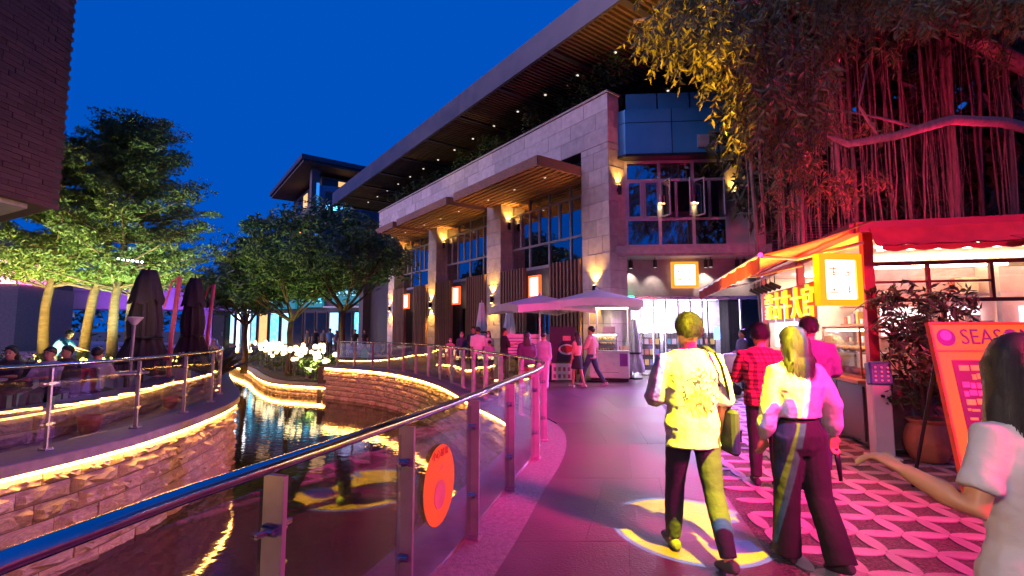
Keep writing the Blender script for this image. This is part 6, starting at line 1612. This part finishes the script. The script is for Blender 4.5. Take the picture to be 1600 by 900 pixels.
wp = pole('slim pole added behind the viewpoint to give the near walkers a warm fill', (-.9, -1.7), 3.5)
lamp_head(wp, (-.8, -1.6, 3.4), (1.75, 1.8, 1.0), 210, (1.0, .72, .55), 34)  # added fill lamp, brightens the reaching woman and the walkers' backs
# gobo projector throwing the yellow badge on the footpath
pj = pole('dark pole with a picture projector behind the petal floor', (2.3, -0.9), 6.6)
PJ = Vector((2.0, 0.9, 6.8)); MB().tube([(0, 0, 6.4), (-.1, .6, 6.5), tuple(PJ - pj.location + Vector((0, -.1, .1)))], .03, 8).build('arm', M_dark, pj)
GC = Vector((1.49, 4.15, 0)); D_ = (GC - PJ).length
sp = lamp_head(pj, tuple(PJ), tuple(GC), 16000, (1, 1, 1), math.degrees(2 * math.atan(.66 / D_)) + 1.0, .02, .004, 'projector')
ld = sp.data; ld.use_nodes = True; nt = ld.node_tree; N, L = nt.nodes, nt.links
emn = [n for n in N if n.type == 'EMISSION'][0]
class LN(NT):
    def __init__(s): s.nt, s.N, s.L = nt, N, L; s.tc = N.new('ShaderNodeTexCoord'); s.x = N.new('ShaderNodeSeparateXYZ'); L.new(s.tc.outputs['Normal'], s.x.inputs[0])
g = LN(); kx = g.m('DIVIDE', g.x.outputs[0], g.m('ABSOLUTE', g.x.outputs[2])); ky = g.m('DIVIDE', g.x.outputs[1], g.m('ABSOLUTE', g.x.outputs[2]))
rad = .64 / D_
gx, gy = g.m('DIVIDE', kx, rad), g.m('DIVIDE', ky, -rad)
def circ(cx, cy, rx, ry=None):
    dx = g.m('DIVIDE', g.m('SUBTRACT', gx, cx), rx); dy = g.m('DIVIDE', g.m('SUBTRACT', gy, cy), ry or rx); return g.m('LESS_THAN', g.m('ADD', g.m('MULTIPLY', dx, dx), g.m('MULTIPLY', dy, dy)), 1.0)
col = g.mix(circ(0, 0, 1), (0, 0, 0), (.10, .28, .40)); col = g.mix(circ(0, 0, .93), col, (1.0, .86, .0))
col = g.mix(circ(.32, .5, .4, .2), col, (.02, .05, .2)); col = g.mix(circ(.62, -.08, .13, .1), col, (.03, .3, .45)); col = g.mix(circ(.72, -.3, .2, .07), col, (.2, .45, .4))
def bar(x0, x1, y0, y1):
    a_ = g.m('MULTIPLY', g.m('GREATER_THAN', gx, x0), g.m('LESS_THAN', gx, x1)); return g.m('MULTIPLY', a_, g.m('MULTIPLY', g.m('GREATER_THAN', gy, y0), g.m('LESS_THAN', gy, y1)))
for q in ((-.52, -.38, -.33, -.30), (-.52, -.49, -.43, -.30), (-.52, -.38, -.45, -.42), (-.41, -.38, -.55, -.42), (-.52, -.38, -.57, -.54),      # the numeral 5
          (-.33, -.17, -.42, -.39), (-.26, -.235, -.60, -.33), (-.14, -.12, -.55, -.36), (-.18, -.06, -.49, -.46), (-.12, -.0, -.60, -.57)): col = g.mix(bar(*q), col, (.08, .30, .02))
L.new(col, emn.inputs['Color']); 
# violet wash on the middle of the path, thrown from the parapet, and tree uplights
wv = thing('roof_floodlight', 'violet floodlights under the slab of the corner shop', 'floodlight', (8.3, 16.3, 3.5)); MB().box((0, 0, .13), (.7, .05, .05)).build('bracket', M_dark, wv)
lamp_head(wv, (8.15, 16.25, 3.5), (1.9, 10.6, 0), 3000, (.36, .10, 1.0), 44)
lamp_head(wv, (8.5, 16.25, 3.5), (2.0, 13.2, 0.3), 1800, (.72, .36, 1.0), 70)
def uplight(label, loc, aim, e, col, ang):
    t = thing('uplight', label, 'uplight', loc); MB().lathe([(.1, 0), (.1, .05), (.08, .06)], (0, 0, 0), 14).build('body', M_dark, t); lamp_head(t, (loc[0], loc[1], loc[2] + .14), aim, e, col, ang)
uplight('amber uplight on the petal floor aimed at the fig leaves', (3.3, 7.3, .01), (3.6, 8.0, 6.4), 4600, (1.0, .47, .03), 72)
uplight('magenta uplight on the kiosk roof aimed at the hanging roots', (8.0, 8.9, 3.09), (8.6, 12.0, 6.2), 650, (1.0, .02, .14), 105)
uplight('magenta uplight on the kiosk roof aimed at the low branch', (6.2, 8.0, 3.09), (7.8, 9.1, 5.6), 110, (1.0, .08, .25), 90)
for k, (x, y, c) in enumerate(((-15.2, 15.3, (1, .72, .3)), (-14.5, 15.9, (1, .74, .12)), (-13.2, 15.5, (1, .66, .2)))):
    uplight(('small uplight at the pale tiered tree trunk', 'small amber uplight at the leaning tiered tree trunk', 'small orange uplight at the straight tiered tree trunk')[k], (x, y - 2.0, .06), (x, y + 1.4, 5.6), 800, c, 100)
uplight('uplight in the lantern bed aimed at the tall tree crown', (-9.8, 23.4, -.7), (-9.4, 24.5, 5), 900, (.9, .95, .25), 120)
uplight('violet uplight in the yard washing the footbridge', (-34, 40, .06), (-33, 46, 4.6), 2600, (.5, .12, 1.0), 120)
uplight('second violet uplight washing the footbridge end', (-43, 39, .06), (-44, 44.5, 4.6), 2000, (.6, .12, 1.0), 110)
uplight('uplight added to brighten the dark tiered tree behind the others', (-16.2, 17.2, .06), (-15.4, 19.0, 8.0), 2600, (.85, 1.0, .55), 75)  # added lamp, lifts crown tops that the sky leaves black
uplight('soft green uplight beyond the box planters aimed at the tiered crowns', (-11.6, 14.6, .06), (-14.2, 16.4, 6.5), 1500, (.8, 1.0, .5), 80)
